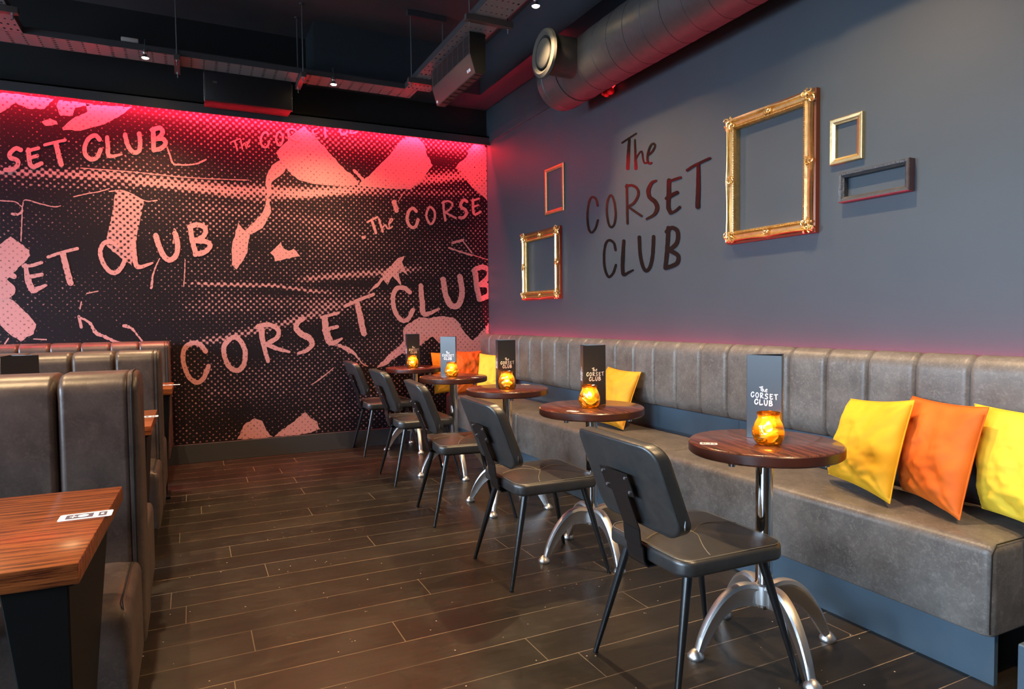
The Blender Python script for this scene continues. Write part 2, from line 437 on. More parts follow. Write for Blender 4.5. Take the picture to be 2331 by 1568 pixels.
# hand-lettered glyphs in a unit box: (points, closed, width factor)
G = {
 'T': [([(0, .90), (.5, .95), (1, 1)], 0, .8), ([(.47, .93), (.52, .5), (.56, 0)], 0, 1)],
 'h': [([(.1, 1), (.12, .5), (.16, 0)], 0, 1), ([(.15, .3), (.4, .55), (.6, .5), (.65, .2), (.95, .08)], 0, .8)],
 'e': [([(.05, .45), (.6, .62), (.95, .85), (.6, 1), (.15, .6), (.2, .12), (.55, 0), (.9, .12)], 0, .9)],
 'C': [([(.95, .82), (.72, 1), (.35, .9), (.08, .55), (.12, .2), (.42, 0), (.75, .08), (.98, .38)], 0, 1)],
 'O': [([(.5, 1), (.15, .75), (.05, .4), (.3, .05), (.6, .02), (.93, .35), (.92, .75)], 1, .9)],
 'R': [([(.15, 1), (.13, .5), (.18, 0)], 0, 1), ([(.05, .96), (.5, 1), (.85, .8), (.6, .55), (.18, .42)], 0, .85), ([(.25, .42), (.6, .22), (1, .02)], 0, .9)],
 'S': [([(.92, .88), (.55, 1), (.2, .8), (.3, .58), (.75, .42), (.85, .18), (.5, 0), (.05, .04)], 0, 1)],
 'E': [([(.22, 1), (.18, .5), (.22, .12), (.42, 0), (.95, .12)], 0, 1), ([(.12, .92), (.9, 1)], 0, .8), ([(.2, .5), (.75, .58)], 0, .8)],
 'L': [([(.2, 1), (.12, .5), (.15, .1), (.35, 0), (.95, .14)], 0, 1)],
 'U': [([(.08, 1), (.12, .4), (.35, .02), (.65, .05), (.88, .45), (.9, 1)], 0, 1)],
 'B': [([(.18, .98), (.14, .5), (.12, .02)], 0, 1), ([(.1, .95), (.6, 1), (.8, .78), (.5, .55), (.2, .50)], 0, 1), ([(.2, .52), (.75, .48), (.95, .25), (.6, .04), (.12, .02)], 0, 1)],
}
def glyph(bm, ch, o, ux, uy, w, place, rough=0.04):
    for i, (pts, cl, wf) in enumerate(G[ch]):
        P = [(o[0]+ux[0]*p[0]+uy[0]*p[1], o[1]+ux[1]*p[0]+uy[1]*p[1]) for p in pts]
        ribbon(bm, P, w*wf, place, bool(cl), rough, 6)

# ------------------------------------------------------------------ room
XW, YW, ZC, XB, YL = 6.116, -2.71, 3.65, -3.2, 4.6
bm = NB(); box(bm, XB, XW+.1, YW-.1, YL+.1, -.1, 0); struct('floor', bm, M['floor'], smooth=False)
bm = NB(); box(bm, XB, XW+.1, YW-.1, YL+.1, ZC, ZC+.1); struct('ceiling', bm, M['ceil'], smooth=False)
bm = NB(); box(bm, XB-.1, XW+.1, YW-.12, YW, 0, ZC); struct('wall_right', bm, M['wall'], smooth=False)
bm = NB(); box(bm, XW, XW+.12, YW-.1, YL+.1, 0, ZC); struct('wall_back', bm, M['dark'], smooth=False)
bm = NB(); box(bm, XB-.12, XB, YW-.1, YL+.1, 0, ZC); struct('wall_front', bm, M['dark'], smooth=False)
# left wall with three tall windows
wins = [(-1.7, .1), (1.0, 2.8), (3.9, 5.8)]
WZ0, WZ1 = 0.7, 2.7
bm = NB()
box(bm, XB, XW, YL, YL+.15, 0, WZ0); box(bm, XB, XW, YL, YL+.15, WZ1, ZC)
xs = [XB]+[v for w in wins for v in w]+[XW]
for a, b_ in zip(xs[0::2], xs[1::2]): box(bm, a, b_, YL, YL+.15, WZ0, WZ1)
struct('wall_left', bm, M['dark'], smooth=False)
for i, (a, b_) in enumerate(wins):
    bm = NB(); box(bm, a, b_, YL+.08, YL+.1, WZ0, WZ1); w = struct('window_%d' % (i+1), bm, M['window'], smooth=False)
    bm = NB()
    for x in (a, (a+b_)/2-.02, b_-.05): box(bm, x, x+.05, YL+.02, YL+.07, WZ0, WZ1)
    for z in (WZ0, WZ1-.05): box(bm, a, b_, YL+.02, YL+.07, z, z+.05)
    obj('window_frame', bm, M['dark'], w, smooth=False)
# soffit along the far wall and down-stand beam along the right side
bm = NB(); box(bm, 5.71, XW, YW+.005, -.98, 3.245, ZC); struct('trim_1', bm, M['wall'], smooth=False)
bm = NB(); box(bm, XB, 5.71, YW+.005, -2.47, 3.245, ZC); struct('trim_2', bm, M['wall'], smooth=False)
# valance board above the mural hiding the red strip, batten on the right wall
bm = NB(); box(bm, XW-.085, XW-.070, YW+.002, YL, 2.885, 2.967); box(bm, XW-.085, XW, YW+.002, YL, 2.955, 2.967)
struct('trim_3', bm, M['trimp'], smooth=False)
bm = NB(); box(bm, XB, XW-.087, YW, YW+.012, 2.909, 2.995, .002); struct('trim_4', bm, M['wall'], smooth=False)
# baseboards
bm = NB(); box(bm, XW-.018, XW, YW, YL, 0, .16, .003); struct('baseboard_back', bm, M['trimp'], smooth=False)
bm = NB(); box(bm, XB, .3, YW, YW+.018, 0, .16, .003); struct('baseboard_right', bm, M['kick'], smooth=False)

# LED strips
def led(name, label, x0, x1, y0, y1, z0, z1):
    t = thing(name, label, 'light strip', ((x0+x1)/2, (y0+y1)/2, z0))
    bm = NB(); box(bm, x0-t.location.x, x1-t.location.x, y0-t.location.y, y1-t.location.y, 0, z1-z0)
    obj('diffuser', bm, M['led'], t, smooth=False); return t
led('led_strip', 'red light strip hidden behind the board above the mural', XW-.066, XW-.052, YW+.03, YL-.1, 2.925, 2.935)

# ------------------------------------------------------------------ mural
MY0, MY1, MZ0, MZ1 = YW+.003, YL-.01, 0.16, 2.95
MX = XW-.004
def mp(x, y, X=MX):
    return onX(x, y, X)
def sm(d, w): return math.exp(-(d/w)**2)
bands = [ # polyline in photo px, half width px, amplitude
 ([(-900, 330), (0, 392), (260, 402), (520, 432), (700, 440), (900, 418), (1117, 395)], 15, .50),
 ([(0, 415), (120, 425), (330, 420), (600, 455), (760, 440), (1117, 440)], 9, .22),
 ([(200, 215), (480, 275), (800, 315), (1117, 345)], 45, .17),
 ([(415, 645), (520, 648), (620, 650), (700, 662), (767, 668)], 5, .45),
 ([(660, 640), (760, 630), (860, 622), (978, 610)], 9, .34),
 ([(420, 470), (600, 480), (700, 500), (800, 520)], 18, .12),
 ([(400, 500), (600, 520), (900, 560), (1100, 570)], 40, .10),
 ([(410, 790), (500, 772), (600, 750), (740, 712)], 11, .38),
 ([(410, 700), (600, 690), (800, 690)], 30, .14),
 ([(420, 870), (600, 900), (800, 900), (1000, 940)], 60, .06),
 ([(700, 710), (820, 690), (960, 690)], 18, .16)]
dark = [((90, 460), 90, 45, .10), ((230, 560), 70, 90, .08), ((60, 720), 120, 60, .03), ((620, 345), 40, 30, .05),
        ((1000, 365), 70, 14, .3), ((640, 665), 90, 8, .2), ((850, 645), 120, 9, .2), ((900, 560), 90, 60, .08),
        ((560, 800), 60, 22, .25), ((730, 760), 90, 22, .2), ((300, 410), 60, 8, .1)]
M3inv = Matrix((RT, DN, fwd))
def topx(p):
    c = M3inv @ (p-Vector((0, 0, CH)))
    return 1165.5+F*c.x/c.z, 784+F*c.y/c.z
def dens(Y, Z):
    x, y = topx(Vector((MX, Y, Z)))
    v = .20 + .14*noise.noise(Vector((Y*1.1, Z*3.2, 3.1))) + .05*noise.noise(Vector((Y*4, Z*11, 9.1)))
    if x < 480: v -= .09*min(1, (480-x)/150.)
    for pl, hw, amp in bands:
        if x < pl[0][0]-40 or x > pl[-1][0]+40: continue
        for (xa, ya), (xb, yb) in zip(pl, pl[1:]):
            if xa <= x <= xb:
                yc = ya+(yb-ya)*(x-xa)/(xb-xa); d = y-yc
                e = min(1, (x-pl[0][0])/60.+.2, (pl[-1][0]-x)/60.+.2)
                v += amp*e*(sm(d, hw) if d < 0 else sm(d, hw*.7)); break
    for (cx, cy), rx, ry, a in dark:
        q = ((x-cx)/rx)**2+((y-cy)/ry)**2
        if q < 4: v -= a*math.exp(-q)
    return v
bm = NB()
NYm, NZm = 330, 190
lay = bm.verts.layers.float.new('ink_density')
grid = []
for j in range(NZm+1):
    rowv = []
    for i in range(NYm+1):
        t = i/NYm
        Y = MY0+(MY1-MY0)*(t**1.25)
        Z = MZ0+(MZ1-MZ0)*j/NZm
        v = bm.verts.new((MX, Y, Z)); v[lay] = dens(Y, Z); rowv.append(v)
    grid.append(rowv)
for j in range(NZm):
    for i in range(NYm): bm.faces.new((grid[j][i], grid[j][i+1], grid[j+1][i+1], grid[j+1][i]))
# give the wallpaper a thickness
box(bm, MX+.0005, XW-.0003, MY0, MY1, MZ0, MZ1)
mural = obj('wallpaper_mural', bm, M['mural'], smooth=False)
tag(mural, 'pink and black halftone wallpaper mural covering the far wall', 'mural')
def printed(name, build, dx, density, label=None):
    bm = NB()
    LAY[0] = 0.0
    def place(x, y): return mp(x, y, MX-dx-LAY[0])
    build(bm, place)
    # keep the print on the wall panel
    bad = [v for v in bm.verts if v.co.y < YW+.004]
    for v in bad: v.co.y = YW+.004
    for v in bm.verts: v.co.z = max(MZ0+.002, min(2.945, v.co.z))
    l = bm.verts.layers.float.new('ink_density')
    for v in bm.verts: v[l] = density
    o = obj(name, bm, M['mural'], mural, smooth=False)
    if label: o['label'] = label
    return o
def cropf(ox, oy, s): return lambda x, y: (ox+x/s, oy+y/s)
cA = cropf(0, 0, 3.267); cB = cropf(600, 0, 3.267); cD = cropf(0, 400, 3.137); cE = cropf(500, 250, 2.614)
def GL(bm, place, cf, ch, bl, ux, uy, w, s):
    o = cf(*bl); glyph(bm, ch, o, (ux[0]/s, ux[1]/s), (uy[0]/s, uy[1]/s), w/s, place, .07)
def RB(bm, place, cf, pts, w, s, closed=False, rough=.12):
    ribbon(bm, [cf(*p) for p in pts], [k/s for k in w] if isinstance(w, (list, tuple)) else w/s, place, closed, rough)
A_, B_, D_, E_ = 3.267, 3.267, 3.137, 2.614
def word_top_left(bm, p):
    GL(bm, p, cA, 'S', (35, 1270), (110, -20), (20, -155), 34, A_)
    GL(bm, p, cA, 'E', (205, 1245), (110, -15), (-18, -130), 34, A_)
    RB(bm, p, cA, [(332, 1078), (410, 1058), (485, 1042)], 22, A_); RB(bm, p, cA, [(418, 1070), (435, 1150), (455, 1222)], 38, A_)
    GL(bm, p, cA, 'C', (625, 1190), (130, -10), (-10, -175), 33, A_)
    RB(bm, p, cA, [(797, 1020), (803, 1100), (812, 1160), (905, 1148)], [30, 34, 30, 14], A_)
    RB(bm, p, cA, [(930, 1000), (950, 1080), (990, 1130), (1035, 1120), (1042, 1050), (1035, 995)], 34, A_)
    GL(bm, p, cA, 'B', (1130, 1120), (110, -15), (-10, -160), 34, A_)
def word_top_right(bm, p):
    RB(bm, p, cA, [(1712, 1060), (1785, 1030)], 10, A_); RB(bm, p, cA, [(1745, 1048), (1765, 1112)], 13, A_)
    RB(bm, p, cA, [(1790, 1040), (1803, 1108)], 11, A_); RB(bm, p, cA, [(1800, 1085), (1820, 1065), (1832, 1098)], 9, A_)
    GL(bm, p, cA, 'e', (1838, 1095), (22, -5), (-3, -45), 9, A_)
    GL(bm, p, cA, 'C', (1940, 1100), (70, -10), (-12, -110), 16, A_)
    GL(bm, p, cA, 'O', (2055, 1085), (55, -8), (-8, -100), 16, A_)
    GL(bm, p, cA, 'R', (2140, 1070), (80, -15), (-8, -105), 16, A_)
    RB(bm, p, cB, [(365, 975), (372, 1000), (380, 1028), (412, 1025)], 13, B_); RB(bm, p, cB, [(370, 998), (400, 990)], 9, B_); RB(bm, p, cB, [(362, 968), (400, 955)], 10, B_)
    RB(bm, p, cB, [(455, 950), (462, 1020)], 16, B_)
    RB(bm, p, cB, [(565, 955), (575, 990), (600, 1000), (622, 978)], 15, B_)
    RB(bm, p, cB, [(645, 962), (652, 990), (690, 982)], 13, B_)
def word_mid_left(bm, p):
    GL(bm, p, cD, 'S', (0, 865), (105, -15), (5, -150), 38, D_)
    RB(bm, p, cD, [(182, 640), (200, 740), (225, 805), (250, 815), (330, 780)], [30, 44, 50, 40, 18], D_)
    RB(bm, p, cD, [(165, 645), (230, 640), (297, 618)], 24, D_); RB(bm, p, cD, [(200, 722), (250, 715), (298, 705)], 28, D_)
    RB(bm, p, cD, [(342, 580), (440, 548), (552, 520)], 22, D_); RB(bm, p, cD, [(450, 555), (475, 660), (502, 765)], 44, D_)
    RB(bm, p, cD, [(840, 500), (800, 475), (745, 480), (715, 540), (735, 620), (780, 680), (825, 692), (870, 650), (890, 600)], 32, D_)
    RB(bm, p, cD, [(952, 465), (960, 570), (985, 650), (1090, 622)], [34, 36, 34, 14], D_)
    RB(bm, p, cD, [(1112, 425), (1135, 500), (1175, 580), (1220, 600), (1260, 560), (1268, 480), (1250, 412)], 38, D_)
    RB(bm, p, cD, [(1360, 375), (1375, 470), (1400, 560)], 36, D_); RB(bm, p, cD, [(1352, 365), (1410, 350), (1465, 375), (1455, 430), (1390, 465)], 36, D_)
    RB(bm, p, cD, [(1390, 465), (1470, 470), (1500, 500), (1460, 545), (1395, 562)], 36, D_)
def word_right(bm, p):
    RB(bm, p, cE, [(878, 668), (938, 638)], 12, E_); RB(bm, p, cE, [(905, 655), (918, 695), (930, 732)], 16, E_)
    RB(bm, p, cE, [(948, 650), (960, 690), (970, 725)], 13, E_); RB(bm, p, cE, [(965, 705), (985, 685), (998, 705), (1012, 705)], 10, E_)
    GL(bm, p, cE, 'e', (1005, 705), (25, -5), (0, -55), 10, E_)
    GL(bm, p, cE, 'C', (1120, 705), (68, -10), (-18, -112), 19, E_)
    GL(bm, p, cE, 'O', (1232, 680), (55, -5), (-8, -100), 15, E_)
    GL(bm, p, cE, 'R', (1330, 660), (75, -15), (-10, -110), 14, E_)
    GL(bm, p, cE, 'S', (1425, 645), (50, -8), (0, -105), 18, E_)
    GL(bm, p, cE, 'E', (1500, 625), (55, -8), (-5, -90), 15, E_)
def word_big(bm, p):
    RB(bm, p, cD, [(1468, 1255), (1430, 1205), (1370, 1195), (1315, 1240), (1310, 1330), (1345, 1430), (1400, 1475), (1450, 1450), (1490, 1360)], 34, D_)
    RB(bm, p, cE, [(75, 1355), (30, 1400), (28, 1460), (60, 1530), (110, 1550), (145, 1510), (150, 1430), (115, 1365)], 30, E_, True)
    RB(bm, p, cE, [(245, 1290), (262, 1400), (288, 1495)], [40, 28, 24], E_); RB(bm, p, cE, [(225, 1290), (290, 1278), (345, 1305), (345, 1350), (290, 1388), (268, 1398)], 28, E_)
    RB(bm, p, cE, [(285, 1398), (340, 1420), (415, 1440)], [26, 24, 14], E_)
    RB(bm, p, cE, [(500, 1242), (465, 1265), (455, 1300), (490, 1335), (535, 1360), (550, 1395), (520, 1430), (468, 1448)], [24, 30, 34, 36, 36, 30, 24, 16], E_)
    RB(bm, p, cE, [(625, 1235), (635, 1320), (655, 1375), (680, 1385), (728, 1360)], [34, 40, 44, 30, 12], E_)
    RB(bm, p, cE, [(605, 1235), (655, 1222), (705, 1208)], 18, E_); RB(bm, p, cE, [(620, 1312), (660, 1300), (700, 1290)], 22, E_)
    RB(bm, p, cE, [(745, 1168), (825, 1132), (915, 1098)], 20, E_); RB(bm, p, cE, [(818, 1140), (838, 1240), (858, 1330)], [28, 36, 34], E_)
    RB(bm, p, cE, [(1130, 1085), (1100, 1060), (1055, 1062), (1032, 1110), (1040, 1190), (1080, 1250), (1120, 1245), (1150, 1190)], 27, E_)
    RB(bm, p, cE, [(1197, 1045), (1205, 1140), (1218, 1215), (1305, 1185)], [28, 32, 30, 14], E_)
    RB(bm, p, cE, [(1330, 1010), (1345, 1100), (1375, 1160), (1415, 1165), (1440, 1110), (1440, 1050), (1428, 992)], 34, E_)
    RB(bm, p, cE, [(1520, 965), (1530, 1050), (1545, 1125)], 32, E_); RB(bm, p, cE, [(1512, 955), (1560, 935), (1603, 955), (1595, 1000), (1550, 1040)], 30, E_)
    RB(bm, p, cE, [(1550, 1040), (1595, 1045), (1607, 1080), (1590, 1110), (1545, 1128)], 30, E_)
for w in (word_top_left, word_top_right, word_mid_left, word_right, word_big):
    printed('printed_lettering', w, .0016, .93)
def PO(bm, p, cf, pts, jag=0, seed=1):
    r = random.Random(seed); q = [Vector((*cf(*a), 0)) for a in pts]; out = []
    for i in range(len(q)):
        a, b_ = q[i], q[(i+1) % len(q)]; n = max(1, int((b_-a).length/6)) if jag else 1
        d = (b_-a); nn = Vector((-d.y, d.x, 0)).normalized() if d.length else Vector()
        for k in range(n):
            v = a+d*(k/n)+(nn*r.uniform(-jag, jag) if k else Vector()); out.append((v.x, v.y))
    poly(bm, out, p)
patches = [
 ('tape', cD, [(825, 110), (900, 108), (1030, 180), (1000, 320), (972, 470), (940, 640), (850, 575), (760, 500), (770, 400), (800, 280)], .68),
 ('torn', cE, [(500, 95), (560, 150), (640, 240), (720, 330), (800, 400), (828, 430), (820, 450), (700, 452), (560, 440), (480, 420), (430, 390), (395, 345), (385, 370), (350, 400), (310, 430), (300, 520), (285, 525), (272, 430), (285, 380), (310, 330), (360, 300), (335, 255), (370, 215), (430, 160)], .90),
 ('torn', cE, [(278, 525), (300, 530), (303, 620), (255, 705), (180, 742), (165, 850), (100, 950), (72, 920), (75, 800), (110, 670), (150, 718), (250, 620), (272, 570)], .90),
 ('torn', cE, [(1110, 160), (1180, 165), (1215, 200), (1230, 260), (1268, 330), (1200, 420), (1140, 472), (1000, 470), (840, 455), (830, 440), (900, 380), (1000, 280), (1060, 200)], .92),
 ('torn', cE, [(1515, 200), (1555, 200), (1600, 240), (1606, 555), (1560, 510), (1500, 460), (1450, 390), (1405, 345), (1420, 320), (1470, 280), (1480, 240)], .86),
 ('torn', cE, [(300, 850), (340, 812), (365, 785), (378, 822), (410, 838), (440, 826), (480, 872), (400, 885), (330, 902), (322, 870)], .93),
 ('torn', cE, [(865, 1102), (938, 1030), (985, 965), (1060, 882), (1100, 868), (1085, 905), (1122, 985), (1062, 950), (1080, 1045), (1030, 990), (1000, 1040), (975, 1010), (940, 1055)], .86),
 ('torn', cropf(0, 0, 1), [(917, 752), (925, 740), (955, 722), (975, 725), (1000, 720), (1030, 722), (1045, 735), (1060, 760), (1077, 775), (1105, 747), (1117, 730), (1117, 893), (1020, 893), (1005, 870), (1012, 800), (1003, 782), (985, 766), (968, 776), (958, 786), (940, 790), (925, 795), (900, 815), (880, 830), (862, 836), (885, 808), (905, 790), (919, 775)], .88),
 ('torn', cropf(0, 0, 1), [(540, 1000), (557, 965), (580, 952), (597, 958), (606, 978), (614, 990), (622, 994), (600, 997)], .9),
 ('torn', cropf(0, 0, 1), [(624, 994), (640, 980), (660, 966), (695, 938), (706, 950), (722, 960), (727, 976), (700, 986), (680, 990)], .9),
 ('torn', cD, [(-300, 520), (0, 490), (75, 433), (130, 470), (210, 530), (215, 570), (150, 640), (50, 740), (105, 800), (60, 870), (130, 920), (210, 1000), (258, 1060), (240, 1130), (190, 1150), (150, 1185), (80, 1140), (0, 1065), (-300, 800)], .92),
 ('torn', cA, [(640, 775), (985, 797), (920, 845), (760, 928), (600, 972), (470, 968), (462, 950), (545, 880), (650, 830)], .92),
 ('torn', cA, [(40, 690), (240, 715), (400, 735), (330, 810), (200, 805), (120, 765), (0, 840), (-200, 800), (-100, 700)], .85),
 ('torn', cA, [(310, 905), (370, 880), (420, 900), (430, 925), (340, 935)], .9),
 ('torn', cA, [(440, 745), (560, 755), (700, 775), (560, 800), (540, 860), (450, 860), (420, 790)], .85),
]
for i, (nm, cf, pts, dn) in enumerate(patches):
    printed('tape_print' if nm == 'tape' else 'torn_paper_print', lambda bm, p: PO(bm, p, cf, pts, 1.3, i), .0008, dn)
strokes = [
 (cA, [(1243, 1095), (1262, 1150), (1288, 1215), (1340, 1225), (1440, 1222), (1515, 1195), (1530, 1185)], 13),
 (cA, [(600, 1250), (1000, 1280), (1400, 1320), (1850, 1340)], 7),
 (cA, [(-200, 1470), (0, 1492), (110, 1500), (165, 1535), (185, 1487), (300, 1515), (400, 1537), (450, 1530)], 8),
 (cD, [(158, 225), (155, 340), (150, 465)], 9), (cD, [(85, 270), (130, 275), (160, 250)], 18),
 (cD, [(525, 150), (620, 128), (700, 115), (780, 92)], 7), (cD, [(780, 112), (870, 105), (940, 130), (1035, 180), (1120, 176)], 8),
 (cD, [(562, 1005), (580, 1080)], 18), (cD, [(565, 1010), (640, 1050), (680, 1115), (750, 1150), (850, 1188), (1010, 1190)], [14, 20, 26, 24, 16, 8]),
 (cD, [(885, 1070), (940, 1090), (975, 1130), (1015, 1180)], [26, 18, 12, 12]), (cD, [(1082, 800), (1090, 720), (1112, 650), (1140, 590)], [18, 14, 10, 8]),
 (cD, [(1322, 600), (1318, 700), (1312, 790)], 7), (cD, [(1245, 380), (1255, 400), (1235, 480)], 10),
 (cE, [(650, 1380), (700, 1398), (760, 1425), (800, 1450), (822, 1478)], [10, 20, 26, 16, 6]),
 (cE, [(825, 1478), (850, 1510), (880, 1525)], 8), (cE, [(940, 1530), (1010, 1480), (1090, 1430)], [8, 24, 40]),
 (cE, [(545, 1635), (600, 1600), (678, 1535)], [4, 8, 5]), (cE, [(1040, 550), (1045, 575), (1050, 600)], 28),
 (cE, [(1100, 485), (1062, 545)], 6), (cE, [(800, 360), (830, 390), (860, 425)], 18), (cE, [(852, 755), (862, 760)], 18),
 (cE, [(1365, 820), (1420, 840), (1500, 865)], 10), (cE, [(1385, 790), (1450, 775)], 14), (cE, [(1440, 770), (1500, 850)], 8), (cE, [(1500, 862), (1600, 892)], 5),
 (cD, [(580, 900), (570, 950)], 10), (cD, [(620, 840), (700, 825)], 8), (cD, [(240, 1165), (330, 1170)], 9), (cD, [(35, 1200), (60, 1160)], 10)]
for cf, pts, w in strokes:
    printed('brush_stroke_print', lambda bm, p: RB(bm, p, cf, pts, w, {cA: A_, cD: D_, cE: E_}[cf], False, .35), .0012, .88)

# ------------------------------------------------------------------ wall sign
WS = 3.336
sign_strokes = [
 ('The', [([(888, 250), (940, 215), (995, 180)], 12), ([(942, 222), (935, 340), (930, 445)], [16, 22, 22]),
          ([(985, 228), (988, 340), (992, 445)], [11, 15, 21]), ([(992, 372), (1018, 328), (1038, 318), (1045, 365), (1056, 402), (1072, 402)], 11),
          ([(1080, 345), (1115, 318), (1137, 275), (1125, 256), (1102, 275), (1082, 335), (1080, 385), (1092, 406), (1110, 402)], 14)]),
 ('CORSET', [([(702, 728), (690, 680), (660, 662), (637, 700), (624, 800), (632, 895), (655, 932), (685, 900), (703, 838)], 14),
          ([(800, 648), (776, 700), (772, 790), (787, 870), (808, 890), (830, 860), (838, 780), (825, 690), 'c'], 14),
          ([(922, 570), (925, 720), (928, 862)], 15), ([(918, 582), (960, 572), (1003, 600), (1008, 650), (975, 708), (928, 735)], 16), ([(932, 735), (975, 765), (1035, 806)], 14),
          ([(1147, 537), (1112, 555), (1087, 608), (1095, 660), (1138, 700), (1153, 745), (1130, 795), (1072, 828)], [12, 20, 26, 26, 28, 26, 20, 12]),
          ([(1243, 535), (1240, 660), (1238, 740), (1256, 780)], 26), ([(1238, 545), (1280, 530), (1330, 513)], 16), ([(1225, 672), (1270, 645), (1303, 628)], 24), ([(1250, 785), (1290, 768), (1325, 738)], 16),
          ([(1380, 458), (1440, 420), (1553, 367)], 16), ([(1465, 412), (1465, 580), (1460, 735)], [20, 26, 30])]),
 ('CLUB', [([(838, 1065), (825, 1012), (790, 990), (762, 1020), (750, 1110), (757, 1205), (785, 1268), (820, 1238), (840, 1178)], 16),
          ([(900, 995), (893, 1120), (892, 1225), (903, 1252), (935, 1235), (970, 1217)], [20, 24, 24, 20, 16, 12]),
          ([(1018, 967), (1025, 1100), (1045, 1188), (1070, 1222), (1100, 1190), (1120, 1090), (1126, 962)], 22),
          ([(1238, 895), (1230, 1050), (1216, 1200)], 26), ([(1225, 925), (1265, 895), (1308, 925), (1302, 1010), (1240, 1068)], 26), ([(1250, 1070), (1310, 1105), (1302, 1165), (1222, 1200)], 26)])]
sign = thing('wall_sign', 'glossy black hand lettered club name on the slate right wall', 'sign', (3.6, YW, 1.9))
for wd, sts in sign_strokes:
    bm = NB()
    LAY[0] = 0.0
    def place(x, y): return onY(1150+x/WS, 250+y/WS, YW+.0015+LAY[0])-sign.location
    for k, (pts, w) in enumerate(sts):
        cl = pts[-1] == 'c'; pts = [p for p in pts if p != 'c']
        w = [q*1.22 for q in w] if isinstance(w, list) else w*1.22
        ribbon(bm, pts, w, place, cl, .07, 8, k)
    g = bmesh.ops.extrude_face_region(bm, geom=bm.faces[:])
    for v in g['geom']:
        if isinstance(v, bmesh.types.BMVert): v.co.y -= .0012
    obj('word', bm, M['letters'], sign, smooth=False)

# ------------------------------------------------------------------ picture frames on the right wall
def frame_sweep(w, h, prof, seg=1, wav=0.0):
    """prof: (inset from outer edge, height off wall) closed list; returns bm in local x(width) y(off wall) z(height)"""
    bm = NB(); rings = []
    # path corner-to-corner; ns points per side
    ns = seg
    path = []
    cs = [(-1, -1), (1, -1), (1, 1), (-1, 1)]
    for i in range(4):
        a, b_ = cs[i], cs[(i+1) % 4]
        for k in range(ns):
            t = k/ns; path.append((a[0]+(b_[0]-a[0])*t, a[1]+(b_[1]-a[1])*t, i, t))
    for sx, sz, i, t in path:
        ring = []
        wv = wav*(abs(math.sin(2*PI*t))**0.8)*1.0 if wav else 0
        for ins, off in prof:
            f = max(0, 1-ins/(prof[-1][0] if prof[-1][0] > 0 else .05)) if wav else 0
            x = sx*(w/2-ins); z = sz*(h/2-ins)
            if wav:
                if i in (0, 2): z -= math.copysign(wv, z)*(1 if ins < .02 else 0)
                else: x -= math.copysign(wv, x)*(1 if ins < .02 else 0)
            # clamp mid-side points so sides stay straight
            if i in (0, 2): x = sx*(w/2-ins)
            ring.append(bm.verts.new((x, off, z)))
        rings.append(ring)
    n = len(rings); L = len(prof)
    for i in range(n):
        for k in range(L):
            bm.faces.new((rings[i][k], rings[(i+1) % n][k], rings[(i+1) % n][(k+1) % L], rings[i][(k+1) % L]))
    return bm
